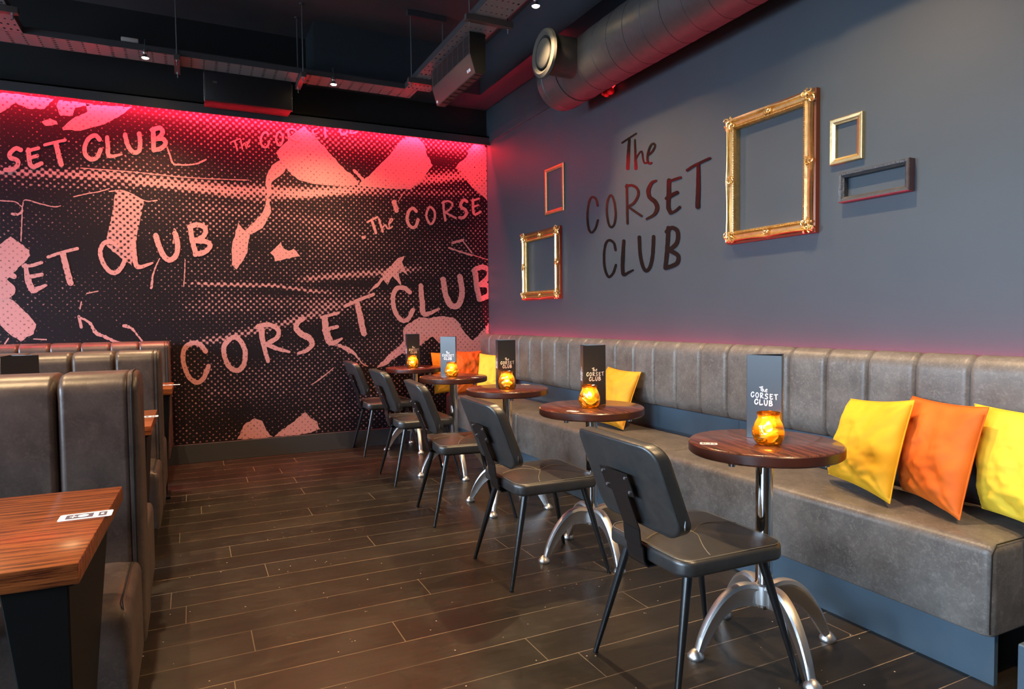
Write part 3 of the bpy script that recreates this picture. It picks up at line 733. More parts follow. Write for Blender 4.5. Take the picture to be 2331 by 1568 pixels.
def picture_frame(label, X0, X1, Z0, Z1, mw, dep, mat, ornate=False, name='picture_frame', sidemat=None):
    w, h = X1-X0, Z1-Z0
    t = thing(name, label, 'frame', ((X0+X1)/2, YW+.001, (Z0+Z1)/2))
    if ornate:
        # thick backing rail, sunk behind the carved face
        pr = [(0.004, 0), (0.002, dep*.75), (.006, dep), (mw*.18, dep*.97), (mw*.40, dep*.72), (mw*.62, dep*.70), (mw*.78, dep*.86), (mw*.90, dep*.80), (mw, dep*.55), (mw, 0)]
        o = obj('moulding', frame_sweep(w, h, pr, 24, .007), mat, t, sharp=25)
        bs = NB(); pr2 = [(-.004, 0), (-.004, dep*.55), (.006, dep*.6), (.006, 0)]
        obj('back_rail', frame_sweep(w, h, pr2, 1), sidemat or mat, t, smooth=False)
        # bead course along the sight edge
        bm = NB(); r = mw*.055; ins = mw*.86
        for side in range(4):
            L = (w if side in (0, 2) else h)-2*ins; n = int(L/(r*2.6))
            for k in range(n+1):
                s = -L/2+L*k/n
                c = {0: (s, -(h/2-ins)), 2: (s, h/2-ins), 1: (w/2-ins, s), 3: (-(w/2-ins), s)}[side]
                mt = Matrix.Translation((c[0], dep*.86, c[1]))
                bmesh.ops.create_icosphere(bm, subdivisions=1, radius=r, matrix=mt)
        obj('bead_course', bm, mat, t)
        def orn(cx, cz, R, seed, corner):
            rn = random.Random(seed); bm = NB()
            for k in range(3 if corner else 2):
                a0 = rn.uniform(0, 6)
                pts = []
                for q in range(14):
                    a = a0+q*.55; rr = R*(.75-.045*q)
                    ox = R*(.45*(k-1)); pts.append((cx+ox*(1 if k != 1 else 0)+rr*.55*math.cos(a), dep*.95+.002*math.sin(q), cz+rr*.55*math.sin(a)+(R*.35*(k-1) if corner else 0)))
                tube(bm, pts, [R*.10*(1-.04*q) for q in range(14)], 6)
            for k in range(22):
                a = rn.uniform(0, 6.28); rr = R*rn.uniform(.1, .80)
                mt = Matrix.Translation((cx+rr*math.cos(a), dep*rn.uniform(.82, .95), cz+rr*math.sin(a))) @ Matrix.Diagonal((1, .7, 1, 1))
                bmesh.ops.create_icosphere(bm, subdivisions=1, radius=R*rn.uniform(.09, .17), matrix=mt)
            return bm
        q = mw*.48
        for k, (sx, sz) in enumerate(((-1, -1), (1, -1), (1, 1), (-1, 1))):
            obj('corner_ornament', orn(sx*(w/2-q), sz*(h/2-q), mw*.78, k, True), mat, t)
        for k, (cx, cz) in enumerate(((0, -(h/2-q)), (0, h/2-q), (-(w/2-q), 0), (w/2-q, 0))):
            obj('centre_ornament', orn(cx, cz, mw*.58, 10+k, False), mat, t)
    else:
        pr = [(0, 0), (0, dep*.9), (mw*.12, dep), (mw*.55, dep*.96), (mw*.8, dep*.8), (mw, dep*.7), (mw, 0)]
        obj('moulding', frame_sweep(w, h, pr, 1), mat, t, smooth=False)
    return t
picture_frame('largest ornate gold empty picture frame, right of the black lettering', 2.222, 2.790, 1.583, 2.253, .062, .047, M['gold'], True, sidemat=M['frameside'])
picture_frame('ornate gold empty frame low on the wall nearest the mural corner', 4.645, 5.300, 1.342, 1.918, .072, .040, M['gold'], True, sidemat=M['frameside'])
picture_frame('thin plain gold portrait frame above the smaller ornate frame', 4.590, 4.900, 2.035, 2.415, .032, .015, M['goldpale'])
picture_frame('small pale gold portrait frame at the upper right of the wall', 1.985, 2.150, 1.876, 2.083, .027, .020, M['goldpale'])
picture_frame('long black landscape box frame below the small gold one', 1.757, 2.088, 1.694, 1.828, .024, .038, M['blackframe'])

# ------------------------------------------------------------------ banquette along the right wall
def fluted(name, mat, parent, s0, s1, pitch, prof, axis, seam_amp=.012, bold=(), phase=0.0, cap=True):
    """prof: list of (d, z, nd, nz) closed section; swept along axis with padded channels"""
    bm = NB(); rings = []; n = max(1, int(round((s1-s0)/pitch))); sub = 26
    for c in range(n):
        for k in range(sub+(1 if c == n-1 else 0)):
            t = k/sub; s = s0+(s1-s0)*(c+t)/n
            e = min(1, abs(math.sin(PI*t))*4.5)**.55
            ring = []
            for d, z, nd, nz in prof:
                q = -seam_amp*(1-e)
                p = (s, d+nd*q, z+nz*q*.8)
                ring.append(bm.verts.new(p if axis == 'x' else (p[1], p[0], p[2])))
            rings.append(ring)
    L = len(prof)
    for i in range(len(rings)-1):
        for k in range(L):
            bm.faces.new((rings[i][k], rings[i][(k+1) % L], rings[i+1][(k+1) % L], rings[i+1][k]))
    bm.faces.new(rings[0]); bm.faces.new(rings[-1])
    return obj(name, bm, mat, parent, sharp=50)
def back_profile(th, z0, z1):
    P = [(0, z0+.01, 0, 0), (th*.55, z0, 0, -1), (th*.85, z0+.012, .7, -.7), (th, z0+.05, 1, 0)]
    for k in range(1, 5): P.append((th*(1-.02*k/4), z0+.05+(z1-z0-.12)*k/4, 1, 0))
    for k in range(1, 7):
        a = PI/2*k/6; r = th*.60
        P.append((th*.98-r+r*math.cos(a), z1-.07+.07*math.sin(a), math.cos(a), math.sin(a)))
    P.append((0, z1-.004, 0, .3)); return P
ZS = .46
def bench(label, X0, X1, near=False):
    t = thing('banquette_bench', label, 'bench', ((X0+X1)/2, YW, 0), 0, 'banquette benches along the right wall')
    cx = (X0+X1)/2; L = X1-X0
    bm = NB(); pad(bm, L-.004, .475, .165, ZS, .03, .035, .006, rb=.008)
    bmesh.ops.translate(bm, verts=bm.verts[:], vec=(0, .2425, 0))
    c = obj('seat_cushion', bm, M['bench'], t)
    if near:
        bm = NB()
        pts = [(-L/2+.001, .2425-.23, ZS-.002), (-L/2+.001, .2425+.205, ZS-.002), (-L/2+.0015, .2425+.228, ZS-.03), (-L/2+.002, .2425+.234, .2), (-L/2+.002, .2425+.232, .175)]
        tube(bm, [(x+.006, y, z+.001) for x, y, z in pts], .0022, 6); obj('piping', bm, M['seam_dark'], c)
    Bx = {0: (1.06, 2.72), 1: (2.72, 4.38), 2: (4.38, 6.105)}[0 if near else (1 if X0 < 4 else 2)]
    pr = back_profile(.105, .622, 1.03)
    o = fluted('backrest', M['bench'], t, Bx[0]-cx+.001, Bx[1]-cx-.001, .2065, [(max(d, .028), z, nd, nz) for d, z, nd, nz in pr], 'x', .016)
    # moulding recess board behind seat, below back
    bm = NB(); box(bm, -L/2+(0.012 if near else 0), L/2, .420, .44, 0, .162)
    if near:
        box(bm, L/2-.04, L/2, .004, .42, 0, .162)
        vb = NB(); box(vb, -L/2+.05, -L/2+.07, .004, .419, .001, .162); obj('recess_shade_panel', vb, M['blackpanel'], t, smooth=False)  # black sheet paints in the shade of the open recess behind the plinth
    if True:
        obj('plinth', bm, M['kick'], t, smooth=False)
    bm = NB(); box(bm, Bx[0]-cx+.001, Bx[1]-cx-.001, .002, .006, .47, .70); obj('back_board', bm, M['kick'], t, smooth=False)
    return t
bench('nearest grey leather bench section, end visible, three cushions on it', 1.18, 2.842, True)
bench('middle grey leather bench section behind the second and third tables', 2.842, 4.54)
bench('farthest grey leather bench section running into the mural corner', 4.54, 6.108)
led('led_strip', 'red light strip along the top of the bench backs', 1.1, XW-.06, YW+.006, YW+.016, 0.935, 0.941)
# low boxed step at the near end of the bench
bm = NB(); box(bm, .3, 1.075, YW+.002, -2.165, 0, .215, .004); struct('trim_5', bm, M['kick'], smooth=False)

# ------------------------------------------------------------------ booths on the left
YE = .150; BL = 1.56
def booth_profile(x0, x1, z0, z1):
    P = [(x0+.01, z0, 0, -1), (x1-.01, z0, 0, -1), (x1, z0+.02, 1, 0)]
    for k in range(1, 5): P.append((x1, z0+.02+(z1-.06-z0-.02)*k/4, 1, 0))
    r = min(.075, (x1-x0)/2-.002)
    for k in range(1, 6):
        a = PI/2*k/5; P.append((x1-r+r*math.cos(a), z1-.06+.06*math.sin(a), math.cos(a), math.sin(a)))
    for k in range(0, 6):
        a = PI/2+PI/2*k/5; P.append((x0+r+r*math.cos(a), z1-.06+.06*math.sin(a), math.cos(a), math.sin(a)))
    for k in range(3, -1, -1): P.append((x0, z0+.02+(z1-.06-z0-.02)*k/4, -1, 0))
    return P
def booth(label, xf, xb, seats, wallside=False):
    cx = (xf+xb)/2
    t = thing('booth_bench', label, 'booth', (cx, YE, 0), 0, 'booth benches on the left of the aisle')
    pr = [(x-cx, z, nx, nz) for x, z, nx, nz in booth_profile(xf, xb, .17, 1.03)]
    fluted('backrest', M['booth'], t, 0.022, BL, .192, pr, 'y', .020)
    # upholstered end panel with welt
    bm = NB()
    P = [(x, z) for x, z, _, _ in pr]
    def ringat(y, s):
        mz = .6
        return [bm.verts.new((x*s, y, mz+(z-mz)*(1-(1-s)*.35))) for x, z in P]
    rs = [ringat(.030, 1.0), ringat(.018, 1.0), ringat(.006, .975), ringat(.000, .90), ringat(-.001, .5)]
    for a, b_ in zip(rs, rs[1:]):
        for k in range(len(P)): bm.faces.new((a[k], a[(k+1) % len(P)], b_[(k+1) % len(P)], b_[k]))
    bm.faces.new(rs[-1]); bm.faces.new(rs[0])
    obj('end_panel', bm, M['booth'], t, sharp=60)
    bm = NB(); tube(bm, [(x*1.003, .019, z+.001) for x, z in P[2:-1]], .0028, 6); obj('piping', bm, M['seam_dark'], t)
    for (a, b_) in seats:
        bm = NB(); pad(bm, b_-a, BL-.01, .17, ZS, .02, .045, .012, rb=.012)
        bmesh.ops.translate(bm, verts=bm.verts[:], vec=((a+b_)/2-cx, BL/2+.002, 0))
        s = obj('seat_cushion', bm, M['booth'], t)
        bm = NB(); yy = .026
        tube(bm, [(a-cx+.012, .022, ZS-.03), (a-cx+.03, yy, ZS-.009), (a-cx+.06, yy+.004, ZS+.001), (b_-cx-.06, yy+.004, ZS+.001), (b_-cx-.02, yy, ZS-.012)], .0018, 6)
        obj('piping', bm, M['seam_dark'], s)
    lo = min(a for a, b_ in seats); hi = max(b_ for a, b_ in seats)
    bm = NB(); box(bm, lo-cx+.05, (hi-cx-.05) if not wallside else xb-cx, .045, BL-.02, 0, .172); obj('plinth', bm, M['blackpanel'], t, smooth=False)
    return t
booth('nearest brown leather booth back behind the front table', 2.35, 2.60, [(1.93, 2.352), (2.598, 3.10)])
booth('second brown leather booth back, between the two farther booth tables', 4.04, 4.30, [(3.64, 4.042), (4.298, 4.84)])
booth('farthest leather booth back against the mural, glowing red on top', 5.88, 6.108, [(5.43, 5.882)], True)

def booth_table(label, X0, X1):
    cx = (X0+X1)/2
    t = thing('booth_table', label, 'table', (cx, .187 if X0 < 2 else .16 if X0 < 4 else .118, 0), 0, 'booth tables on the left')
    h = (X1-X0)/2
    boxo('tabletop', -h, h, 0, 1.46, .705, .745, M['booth_wood_warm_lit'], t, .0025)
    for yo in (.012, 1.20):
        # box leg tapering from wide under the top to slim at the floor
        bm = NB(); vs = []
        for y, yb in ((yo+.008, yo+.04), (yo+.115, yo+.085)):
            for (x, yy, z) in ((-h+.02, y, .70), (h-.11, y, .70), (-.04, yb, .014), (-.12, yb, .014)): vs.append(bm.verts.new((x, yy, z)))
        for f in ((0, 1, 2, 3), (7, 6, 5, 4), (0, 4, 5, 1), (1, 5, 6, 2), (2, 6, 7, 3), (3, 7, 4, 0)): bm.faces.new([vs[i] for i in f])
        bmesh.ops.bevel(bm, geom=bm.edges[:], offset=.003, segments=1, affect='EDGES')
        box(bm, -h+.02, h-.11, yo, yo+.11, .697, .706); box(bm, -.18, .02, yo+.02, yo+.12, 0, .014)
        obj('leg', bm, M['blackpanel'], t, smooth=False)
    return t
booth_table('front booth table with warm lit orange brown wood top at the lower left', 1.438, 2.060).rotation_euler.z = math.radians(-2.0)
booth_table('middle booth table poking out past the nearest booth back', 3.19, 3.765)
booth_table('far booth table seen at the end of the second booth back', 4.87, 5.385)

# ------------------------------------------------------------------ stickers
def sticker(label, c, ang, w=.075, d=.045, marks=0):
    t = thing('table_sticker', label, 'sticker', (c[0], c[1], .7455), ang, 'white stickers on the tables')
    bm = NB(); P = rrect(w, d, .006, 4); vs = [bm.verts.new((x, y, .0006)) for x, y in P]; vb = [bm.verts.new((x, y, 0)) for x, y in P]
    bm.faces.new(vs); bm.faces.new(vb[::-1])
    for i in range(len(P)): bm.faces.new((vb[i], vb[(i+1) % len(P)], vs[(i+1) % len(P)], vs[i]))
    obj('backing', bm, M['sticker'], t, smooth=False)
    bm = NB(); box(bm, -w*.39, w*.37, -d*.30, d*.30, .0007, .0009); o = obj('print', bm, M['stickerdark'], t, smooth=False)
    bm = NB(); x = -w*.18
    box(bm, -w*.34, -w*.28, -d*.12, d*.12, .001, .0011); box(bm, -w*.24, -w*.14, -d*.3, d*.3, .001, .0011)
    lathe(bm, [(0, .0011), (d*.2, .0011), (d*.2, .001)], 16, (w*.05, 0, 0))
    box(bm, w*.22, w*.25, -d*.2, d*.2, .001, .0011); box(bm, w*.17, w*.30, -d*.05, d*.05, .001, .0011)
    obj('symbols', bm, M['ink'], t, smooth=False)
    return t
p = onZ(196, 1174, .745); sticker('white sticker near the corner of the front booth table', p, PI/2, .105, .055)
p = onZ(330, 949, .745); sticker('white sticker on the middle booth table', p, PI/2, .11, .055)
p = onZ(390, 876, .745); sticker('white sticker on the far booth table', p, PI/2, .11, .055)

# ------------------------------------------------------------------ round tables
def round_table_proto():
    t = thing('round_table', 'nearest round dark wood table on a chrome post, cushions beside it', 'table', (0, 0, 0), 0, 'round pedestal tables along the bench')
    bm = NB(); R = .258
    lathe(bm, [(0, .705), (R-.006, .705), (R-.002, .708), (R, .713), (R, .737), (R-.002, .742), (R-.006, .745), (0, .745)], 72)
    tt = obj('tabletop', bm, M['round_wood'], t, sharp=60)
    bm = NB(); lathe(bm, [(R-.004, .7065), (R+.0004, .711), (R+.0006, .715), (R+.0006, .735), (R+.0004, .739), (R-.004, .7435)], 72); obj('edge_band', bm, M['edge_wood'], tt)
    bm = NB(); lathe(bm, [(0, .155), (.030, .155), (.0315, .160), (.0315, .168), (.029, .171), (.029, .70), (.05, .701), (.05, .705)], 32)
    obj('post', bm, M['chrome'], t)
    bm = NB(); box(bm, -.17, .17, -.02, .02, .695, .705, .003); box(bm, -.02, .02, -.17, .17, .695, .705, .003)
    for a in range(4):
        lathe(bm, [(0, .690), (.011, .690), (.012, .697), (.012, .705)], 12, (.215*math.cos(a*PI/2+.5), .215*math.sin(a*PI/2+.5), 0))
    obj('top_bracket', bm, M['screw'], t)
    bm = NB(); lathe(bm, [(0, .143), (.007, .143), (.008, .147), (.008, .156)], 12); obj('end_bolt', bm, M['screw'], t)
    bm = NB(); lathe(bm, [(.030, .165), (.036, .170), (.038, .20), (.036, .236), (.030, .242)], 32); obj('hub', bm, M['alu'], t)
    K = 1.07
    top = cr([(.028, .238, 0), (.07, .246, 0), (.115, .235, 0), (.16, .200, 0), (.20, .145, 0), (.228, .088, 0), (.242, .045, 0), (.248, .022, 0)], 4)
    bot = cr([(.028, .158, 0), (.07, .166, 0), (.11, .160, 0), (.145, .135, 0), (.178, .095, 0), (.202, .058, 0), (.218, .032, 0), (.226, .020, 0)], 4)
    for q in range(4):
        bm = NB(); rings = []; c, s = math.cos(q*PI/2), math.sin(q*PI/2)
        for i, (a, b_) in enumerate(zip(top, bot)):
            a = Vector((a.x*K, a.y, 0)); b_ = Vector((b_.x*K, b_.y, 0)); f = i/(len(top)-1); wt = .020-.006*f; wb = .005+.006*f
            ring = []
            mid = a+(b_-a)*.16
            for (rr, zz, ww) in ((a.x+.002, a.y+.003, 0), (a.x, a.y, wt*.75), (mid.x, mid.y, wt), (mid.x+(b_.x-mid.x)*.18, mid.y+(b_.y-mid.y)*.18, wb+.003), (b_.x, b_.y, wb), (b_.x, b_.y, -wb), (mid.x+(b_.x-mid.x)*.18, mid.y+(b_.y-mid.y)*.18, -wb-.003), (mid.x, mid.y, -wt), (a.x, a.y, -wt*.75)):
                ring.append(bm.verts.new((rr*c-ww*s, rr*s+ww*c, zz)))
            rings.append(ring)
        L = len(rings[0])
        for r0, r1 in zip(rings, rings[1:]):
            for k in range(L): bm.faces.new((r0[k], r0[(k+1) % L], r1[(k+1) % L], r1[k]))
        bm.faces.new(rings[0]); bm.faces.new(rings[-1])
        leg = obj('leg', bm, M['alu'], t, sharp=40)
        bm = NB(); lathe(bm, [(0, 0), (.027, 0), (.029, .004), (.028, .012), (.018, .024), (.010, .032), (0, .034)], 24, (.264*c, .264*s, 0))
        obj('foot', bm, M['alu'], leg)
    return t
rt = round_table_proto()
TB = [(1.697, -1.806, math.radians(-13)), (2.775, -1.78, math.radians(-4)), (3.763, -1.788, math.radians(44)), (4.745, -1.800, math.radians(-3)), (5.820, -1.833, math.radians(-8))]
rt.location = (TB[0][0], TB[0][1], 0); rt.rotation_euler.z = TB[0][2]
names_t = ['second round table from the front, yellow cushion behind it', 'third round table from the front, middle of the row', 'fourth round table from the front, its menu pale blue', 'farthest round table standing right by the mural']
for (x, y, a), lb in zip(TB[1:], names_t): dup(rt, (x, y, 0), a, lb)

# ------------------------------------------------------------------ chairs (local: faces -y)
def chair_proto():
    t = thing('dining_chair', 'nearest black leather chair at the front round table', 'chair', (0, 0, 0), 0, 'black leather chairs along the round tables')
    def dip(p):
        if p.z > .44:
            r = min(1, math.hypot(p.x/.19, (p.y)/.19)); p.z += .010*(1-r)*0 - .011*math.exp(-((p.x/.05)**2+(p.y/.05)**2)) + .004*math.cos(p.x*12)
        return p
    bm = NB(); pad(bm, .425, .42, .405, .460, .055, .016, .008, n=8, fn=dip, dome=9, rb=.012)
    seat = obj('seat', bm, M['black_leather'], t)
    bm = NB()
    z = lambda x, y: .4615+.0085*(1-max(abs(x), abs(y))/.205)**.6 - .011*math.exp(-((x/.05)**2+(y/.05)**2)) + .004*math.cos(x*12) - (.0012 if max(abs(x), abs(y)) > .17 else 0) if max(abs(x), abs(y)) < .205 else .458
    def line(f): tube(bm, [(x, y, z(x, y)-.0009) for x, y in f], .0014, 5)
    for sx in (-1, 1):
        line([(sx*.19*(k/12), .035*(k/12)**1.5*4*(1-k/12)+.09*(k/12)**2, ) for k in range(13)])
        line([(sx*.035*math.sin(PI*k/12), -.19*(k/12)) for k in range(13)] if sx > 0 else [(.030*math.sin(PI*k/12), .19*(k/12)) for k in range(13)])
    P = rrect(.425-.012, .42-.012, .05, 8); P.append(P[0]); tube(bm, [(x, y, .4585) for x, y in P], .0012, 5)
    obj('stitching', bm, M['seam'], seat)
    # back pad, leaning backwards
    TH = math.radians(-21); ya, za = .232, .535
    def bk(p):   # pad built flat: x width, y height, z thickness
        x, y, zz = p; zz = zz-.018
        curv = .030*(x/.21)**2
        Y = -zz*1.0 - curv; Z = y
        return Vector((x, ya+math.cos(TH)*Y - math.sin(TH)*Z, za+math.sin(TH)*Y*-1*0 + math.cos(TH)*Z + Y*math.sin(-TH)*-1*.3))
    bm = NB(); pad(bm, .440, .312, 0, .054, .060, .014, .006, n=8, fn=lambda p: bk((p.x, p.y+.142, p.z)), dome=8, rb=.010)
    back = obj('backrest', bm, M['black_leather'], t)
    bm = NB(); P = rrect(.440-.004, .312-.004, .058, 8); P.append(P[0])
    for zz in (.005, .046): tube(bm, [bk((x, y+.142, zz)) for x, y in P], .0016, 5)
    obj('piping', bm, M['seam_dark'], back)
    # steel T bracket
    bm = NB()
    def slab(pts2, th=.004):
        a = [bm.verts.new(bk((x, y, -.003))) for x, y in pts2]; b_ = [bm.verts.new(bk((x, y, -.003-th))) for x, y in pts2]
        bm.faces.new(a); bm.faces.new(b_[::-1])
        for i in range(len(a)): bm.faces.new((a[i], a[(i+1) % len(a)], b_[(i+1) % len(a)], b_[i]))
    slab([(-.078, .185), (.078, .185), (.078, .105), (.044, .105), (.044, -.02), (-.044, -.02), (-.044, .105), (-.078, .105)])
    # strip down and curling under the seat
    e = bk((0, -.02, -.005))
    path = [(e.y, e.z), (e.y-.006, e.z-.05), (e.y-.012, .455), (e.y-.018, .415), (e.y-.028, .397), (e.y-.048, .392), (.06, .395), (-.05, .397)]
    path = cr([(a, b_, 0) for a, b_ in path], 5)
    rings = []
    for i, p_ in enumerate(path):
        a = path[max(0, i-1)]; b_ = path[min(len(path)-1, i+1)]; d = (b_-a).normalized(); nn = Vector((-d.y, d.x, 0))*.0025
        rings.append([bm.verts.new((sx*.044, p_.x+sg*nn.x, p_.y+sg*nn.y)) for sx, sg in ((-1, -1), (1, -1), (1, 1), (-1, 1))])
    for r0, r1 in zip(rings, rings[1:]):
        for k in range(4): bm.faces.new((r0[k], r0[(k+1) % 4], r1[(k+1) % 4], r1[k]))
    bm.faces.new(rings[0]); bm.faces.new(rings[-1])
    br = obj('back_bracket', bm, M['blackmetal'], t, smooth=False)
    for sx in (-.063, .063):
        for sy in (.170, .120):
            bm = NB(); c = bk((sx, sy, -.007)); tube(bm, [c, c+Vector((0, .0035, .001))], [.0062, .0045], 12)
            obj('screw', bm, M['screw'], br)
    bm = NB(); c = bk((-.216, .02, .02)); tube(bm, [c, c+Vector((-.003, .002, .016)), c+Vector((-.003, .001, .03))], [.0022, .003, .0022], 6); obj('zip_pull', bm, M['screw'], back)
    # seat frame and legs
    bm = NB(); box(bm, -.17, .17, -.165, .165, .392, .406, .003); obj('seat_frame', bm, M['blackmetal'], t, smooth=False)
    for sx in (-1, 1):
        for sy in (-1, 1):
            bm = NB(); tp = Vector((sx*.158, sy*.150, .398)); ft = Vector((sx*.222, sy*.248, .004))
            tube(bm, [tp, ft], [.0155, .0085], 20); tube(bm, [ft, Vector((ft.x, ft.y, 0))], [.0095, .0095], 16)
            obj('leg', bm, M['blackmetal'], t)
    return t
ch = chair_proto()
CHR = [(1.722, -1.505, -1.5), (2.764, -1.478, -1.8), (3.745, -1.487, -5.5), (4.754, -1.524, -1.0), (5.870, -1.565, 0.0)]
ch.location = (CHR[0][0], CHR[0][1], 0); ch.rotation_euler.z = math.radians(CHR[0][2])
for (x, y, a), lb in zip(CHR[1:], ['second black leather chair from the front', 'third black leather chair from the front, turned slightly', 'fourth black leather chair from the front, its back shining blue', 'farthest black leather chair, in the dark against the mural']):
    dup(ch, (x, y, 0), math.radians(a), lb)

# ------------------------------------------------------------------ menus (three-sided card stands)
def menu_proto():
    t = thing('menu_stand', 'x', 'menu', (0, 0, 0), 0, 'three sided table menus')
    W, H = .140, .300; r = W/math.sqrt(3)
    co = [Vector((r*math.cos(a), r*math.sin(a), 0)) for a in (PI/2+PI/3*k*2 for k in range(3))]
    bm = NB()
    for k in range(3):
        a, b_ = co[k], co[(k+1) % 3]; n = Vector(((b_-a).y, -(b_-a).x, 0)).normalized()*.0012
        vs = [bm.verts.new(v) for v in (a, b_, b_+Vector((0, 0, H)), a+Vector((0, 0, H)), a-n, b_-n, b_-n+Vector((0, 0, H)), a-n+Vector((0, 0, H)))]
        for f in ((0, 1, 2, 3), (7, 6, 5, 4), (0, 4, 5, 1), (2, 6, 7, 3)): bm.faces.new([vs[i] for i in f])
    obj('card', bm, M['lid'], t, smooth=False)
    for k in range(3):
        a, b_ = co[k], co[(k+1) % 3]; u = (b_-a).normalized(); n = Vector((u.y, -u.x, 0))
        if n.dot(a+b_) < 0: n = -n
        # text reads left-to-right seen from outside
        o = (a+b_)/2+n*.0006
        if n.cross(Vector((0, 0, 1))).dot(u) > 0: u = -u
        LAY[0] = 0.0
        def place(x, y): return o+u*x+Vector((0, 0, y))+n*LAY[0]*.3
        bm = NB(); Z0 = .125
        def row(txt, x0, z0, wd, h, gap, w, dz=None):
            x = x0
            for i, c_ in enumerate(txt):
                z = z0+(dz[i] if dz else 0)
                glyph(bm, c_, (x, z), (wd, 0), (0, h), w, place, .0); x += wd+gap
        glyph(bm, 'T', (-.017, Z0+.047), (.013, .002), (0, .0145), .0034, place, 0)
        glyph(bm, 'h', (-.006, Z0+.045), (.010, 0), (0, .0155), .0028, place, 0)
        glyph(bm, 'e', (.006, Z0+.0455), (.0085, 0), (0, .010), .0028, place, 0)
        row('CORSET', -.051, Z0+.0215, .0125, .0175, .0062, .0036, [.002, .001, .001, 0, 0, .001])
        row('CLUB', -.036, Z0-.002, .0140, .0175, .0052, .0042, [.001, 0, 0, 0])
        obj('printed_logo', bm, M['ink'], t, smooth=False)
    return t
mn = menu_proto()
# jars
def jar_proto():
    JZ = .93
    t = thing('candle_jar', 'x', 'candle', (0, 0, 0), 0, 'lit amber glass candle jars')
    bm = NB()
    prof = [(0, .002), (.034, .001), (.039, .003), (.046, .014), (.0515, .032), (.0525, .046), (.050, .062), (.044, .080), (.0385, .091), (.0355, .098), (.0355, .108), (.0375, .112), (.038, .117), (.036, .119), (.0345, .116), (.0325, .107), (.0335, .096), (.0365, .089), (.042, .078), (.048, .061), (.050, .046), (.049, .033), (.044, .016), (.036, .007), (0, .006)]
    n = 64; lathe(bm, prof, n)
    for v in bm.verts:
        v.co.z *= JZ
        a = math.atan2(v.co.y, v.co.x); rr = math.hypot(v.co.x, v.co.y)
        if rr > .03 and .012 < v.co.z < .09:
            k = 1+.010*math.sin(5*a+90*v.co.z)+.006*math.sin(11*a-140*v.co.z); v.co.x *= k; v.co.y *= k
    obj('glass_jar', bm, M['amber'], t, sharp=80)
    bm = NB(); lathe(bm, [(0, .009), (.032, .009), (.041, .020), (.046, .036), (.046, .040), (0, .042)], 32); obj('wax', bm, M['wax'], t)
    bm = NB(); lathe(bm, [(0, .041), (.008, .045), (.014, .053), (.012, .064), (.005, .075), (0, .081)], 16); obj('flame', bm, M['flame'], t)
    return t
jr = jar_proto()
# per table: menu anchor (front-most bottom corner pixel) and facing, jar pixel
MS = [((1745, 997), 33, (1749, 1006), 'pale blue lit menu stand on the nearest round table'),
      ((1343, 917), -37, (1342, 925), 'black menu stand on the second round table'),
      ((1146, 877), -37, (1154, 883), 'black menu stand on the third round table'),
      ((1027, 853), 34, (1028.5, 854.5), 'pale blue lit menu stand on the fourth round table'),
      ((936, 831), -37, (939.5, 834), 'black menu stand on the farthest round table')]
JL = ['candle jar glowing amber on the nearest round table', 'candle jar glowing amber on the second round table', 'candle jar glowing amber on the third round table', 'candle jar glowing amber on the fourth round table', 'candle jar glowing amber on the farthest round table']
jars = []
for i, ((mx, my), turn, (jx, jy), lb) in enumerate(MS):
    tb = Vector((TB[i][0], TB[i][1], 0))
    # jar stands near the table centre on its line of sight
    d = ray(jx, jy); az = math.atan2(d.y, d.x)
    dist = Vector((tb.x, tb.y)).length
    jp = Vector((math.cos(az), math.sin(az), 0))*(dist-.055)
    d2 = ray(mx, my); az2 = math.atan2(d2.y, d2.x)
    mpz = Vector((math.cos(az2), math.sin(az2), 0))*(dist+.066)
    if i == 0: mpz = mpz+Vector((math.sin(az2), -math.cos(az2), 0))*.012
    # face normal turned from the camera direction
    fa = az2+PI+math.radians(turn)*(-1)
    rz = fa-(-PI/2)   # local face 0.. has normal at -90 deg (opposite the apex at +90)
    if i == 0: m_ = mn; m_.location = (mpz.x, mpz.y, .7455); m_.rotation_euler.z = rz; m_['label'] = lb
    else: m_ = dup(mn, (mpz.x, mpz.y, .7455), rz, lb)
    if i == 0: j_ = jr; j_.location = (jp.x, jp.y, .7455); j_['label'] = JL[0]
    else: j_ = dup(jr, (jp.x, jp.y, .7455), i*1.3, JL[i])
    jars.append(jp)
# menu on the middle booth table
q = onX(37, 800, 3.55)
dup(mn, (3.55, q.y, .7455), math.radians(120-62), 'black menu stand behind the booth backs at the far left')
stk = [((1613, 1010), 'white sticker on the nearest round table'), ((1304, 936), 'white sticker on the second round table'), ((1196, 875), 'white sticker on the third round table'), ((1008, 0), None)]
for (pxy, lb), i in ((stk[0], 0), (stk[1], 1), (stk[2], 2)):
    p = onZ(*pxy, .745); sticker(lb, p, math.radians(50 if i == 0 else 20), .058, .036)
p = onZ(1082, 859.5, .745); sticker('white sticker on the fourth round table', p, math.radians(20), .058, .036)
p = onZ(958.5, 836.5, .745); sticker('white sticker on the farthest round table', p, math.radians(20), .058, .036)

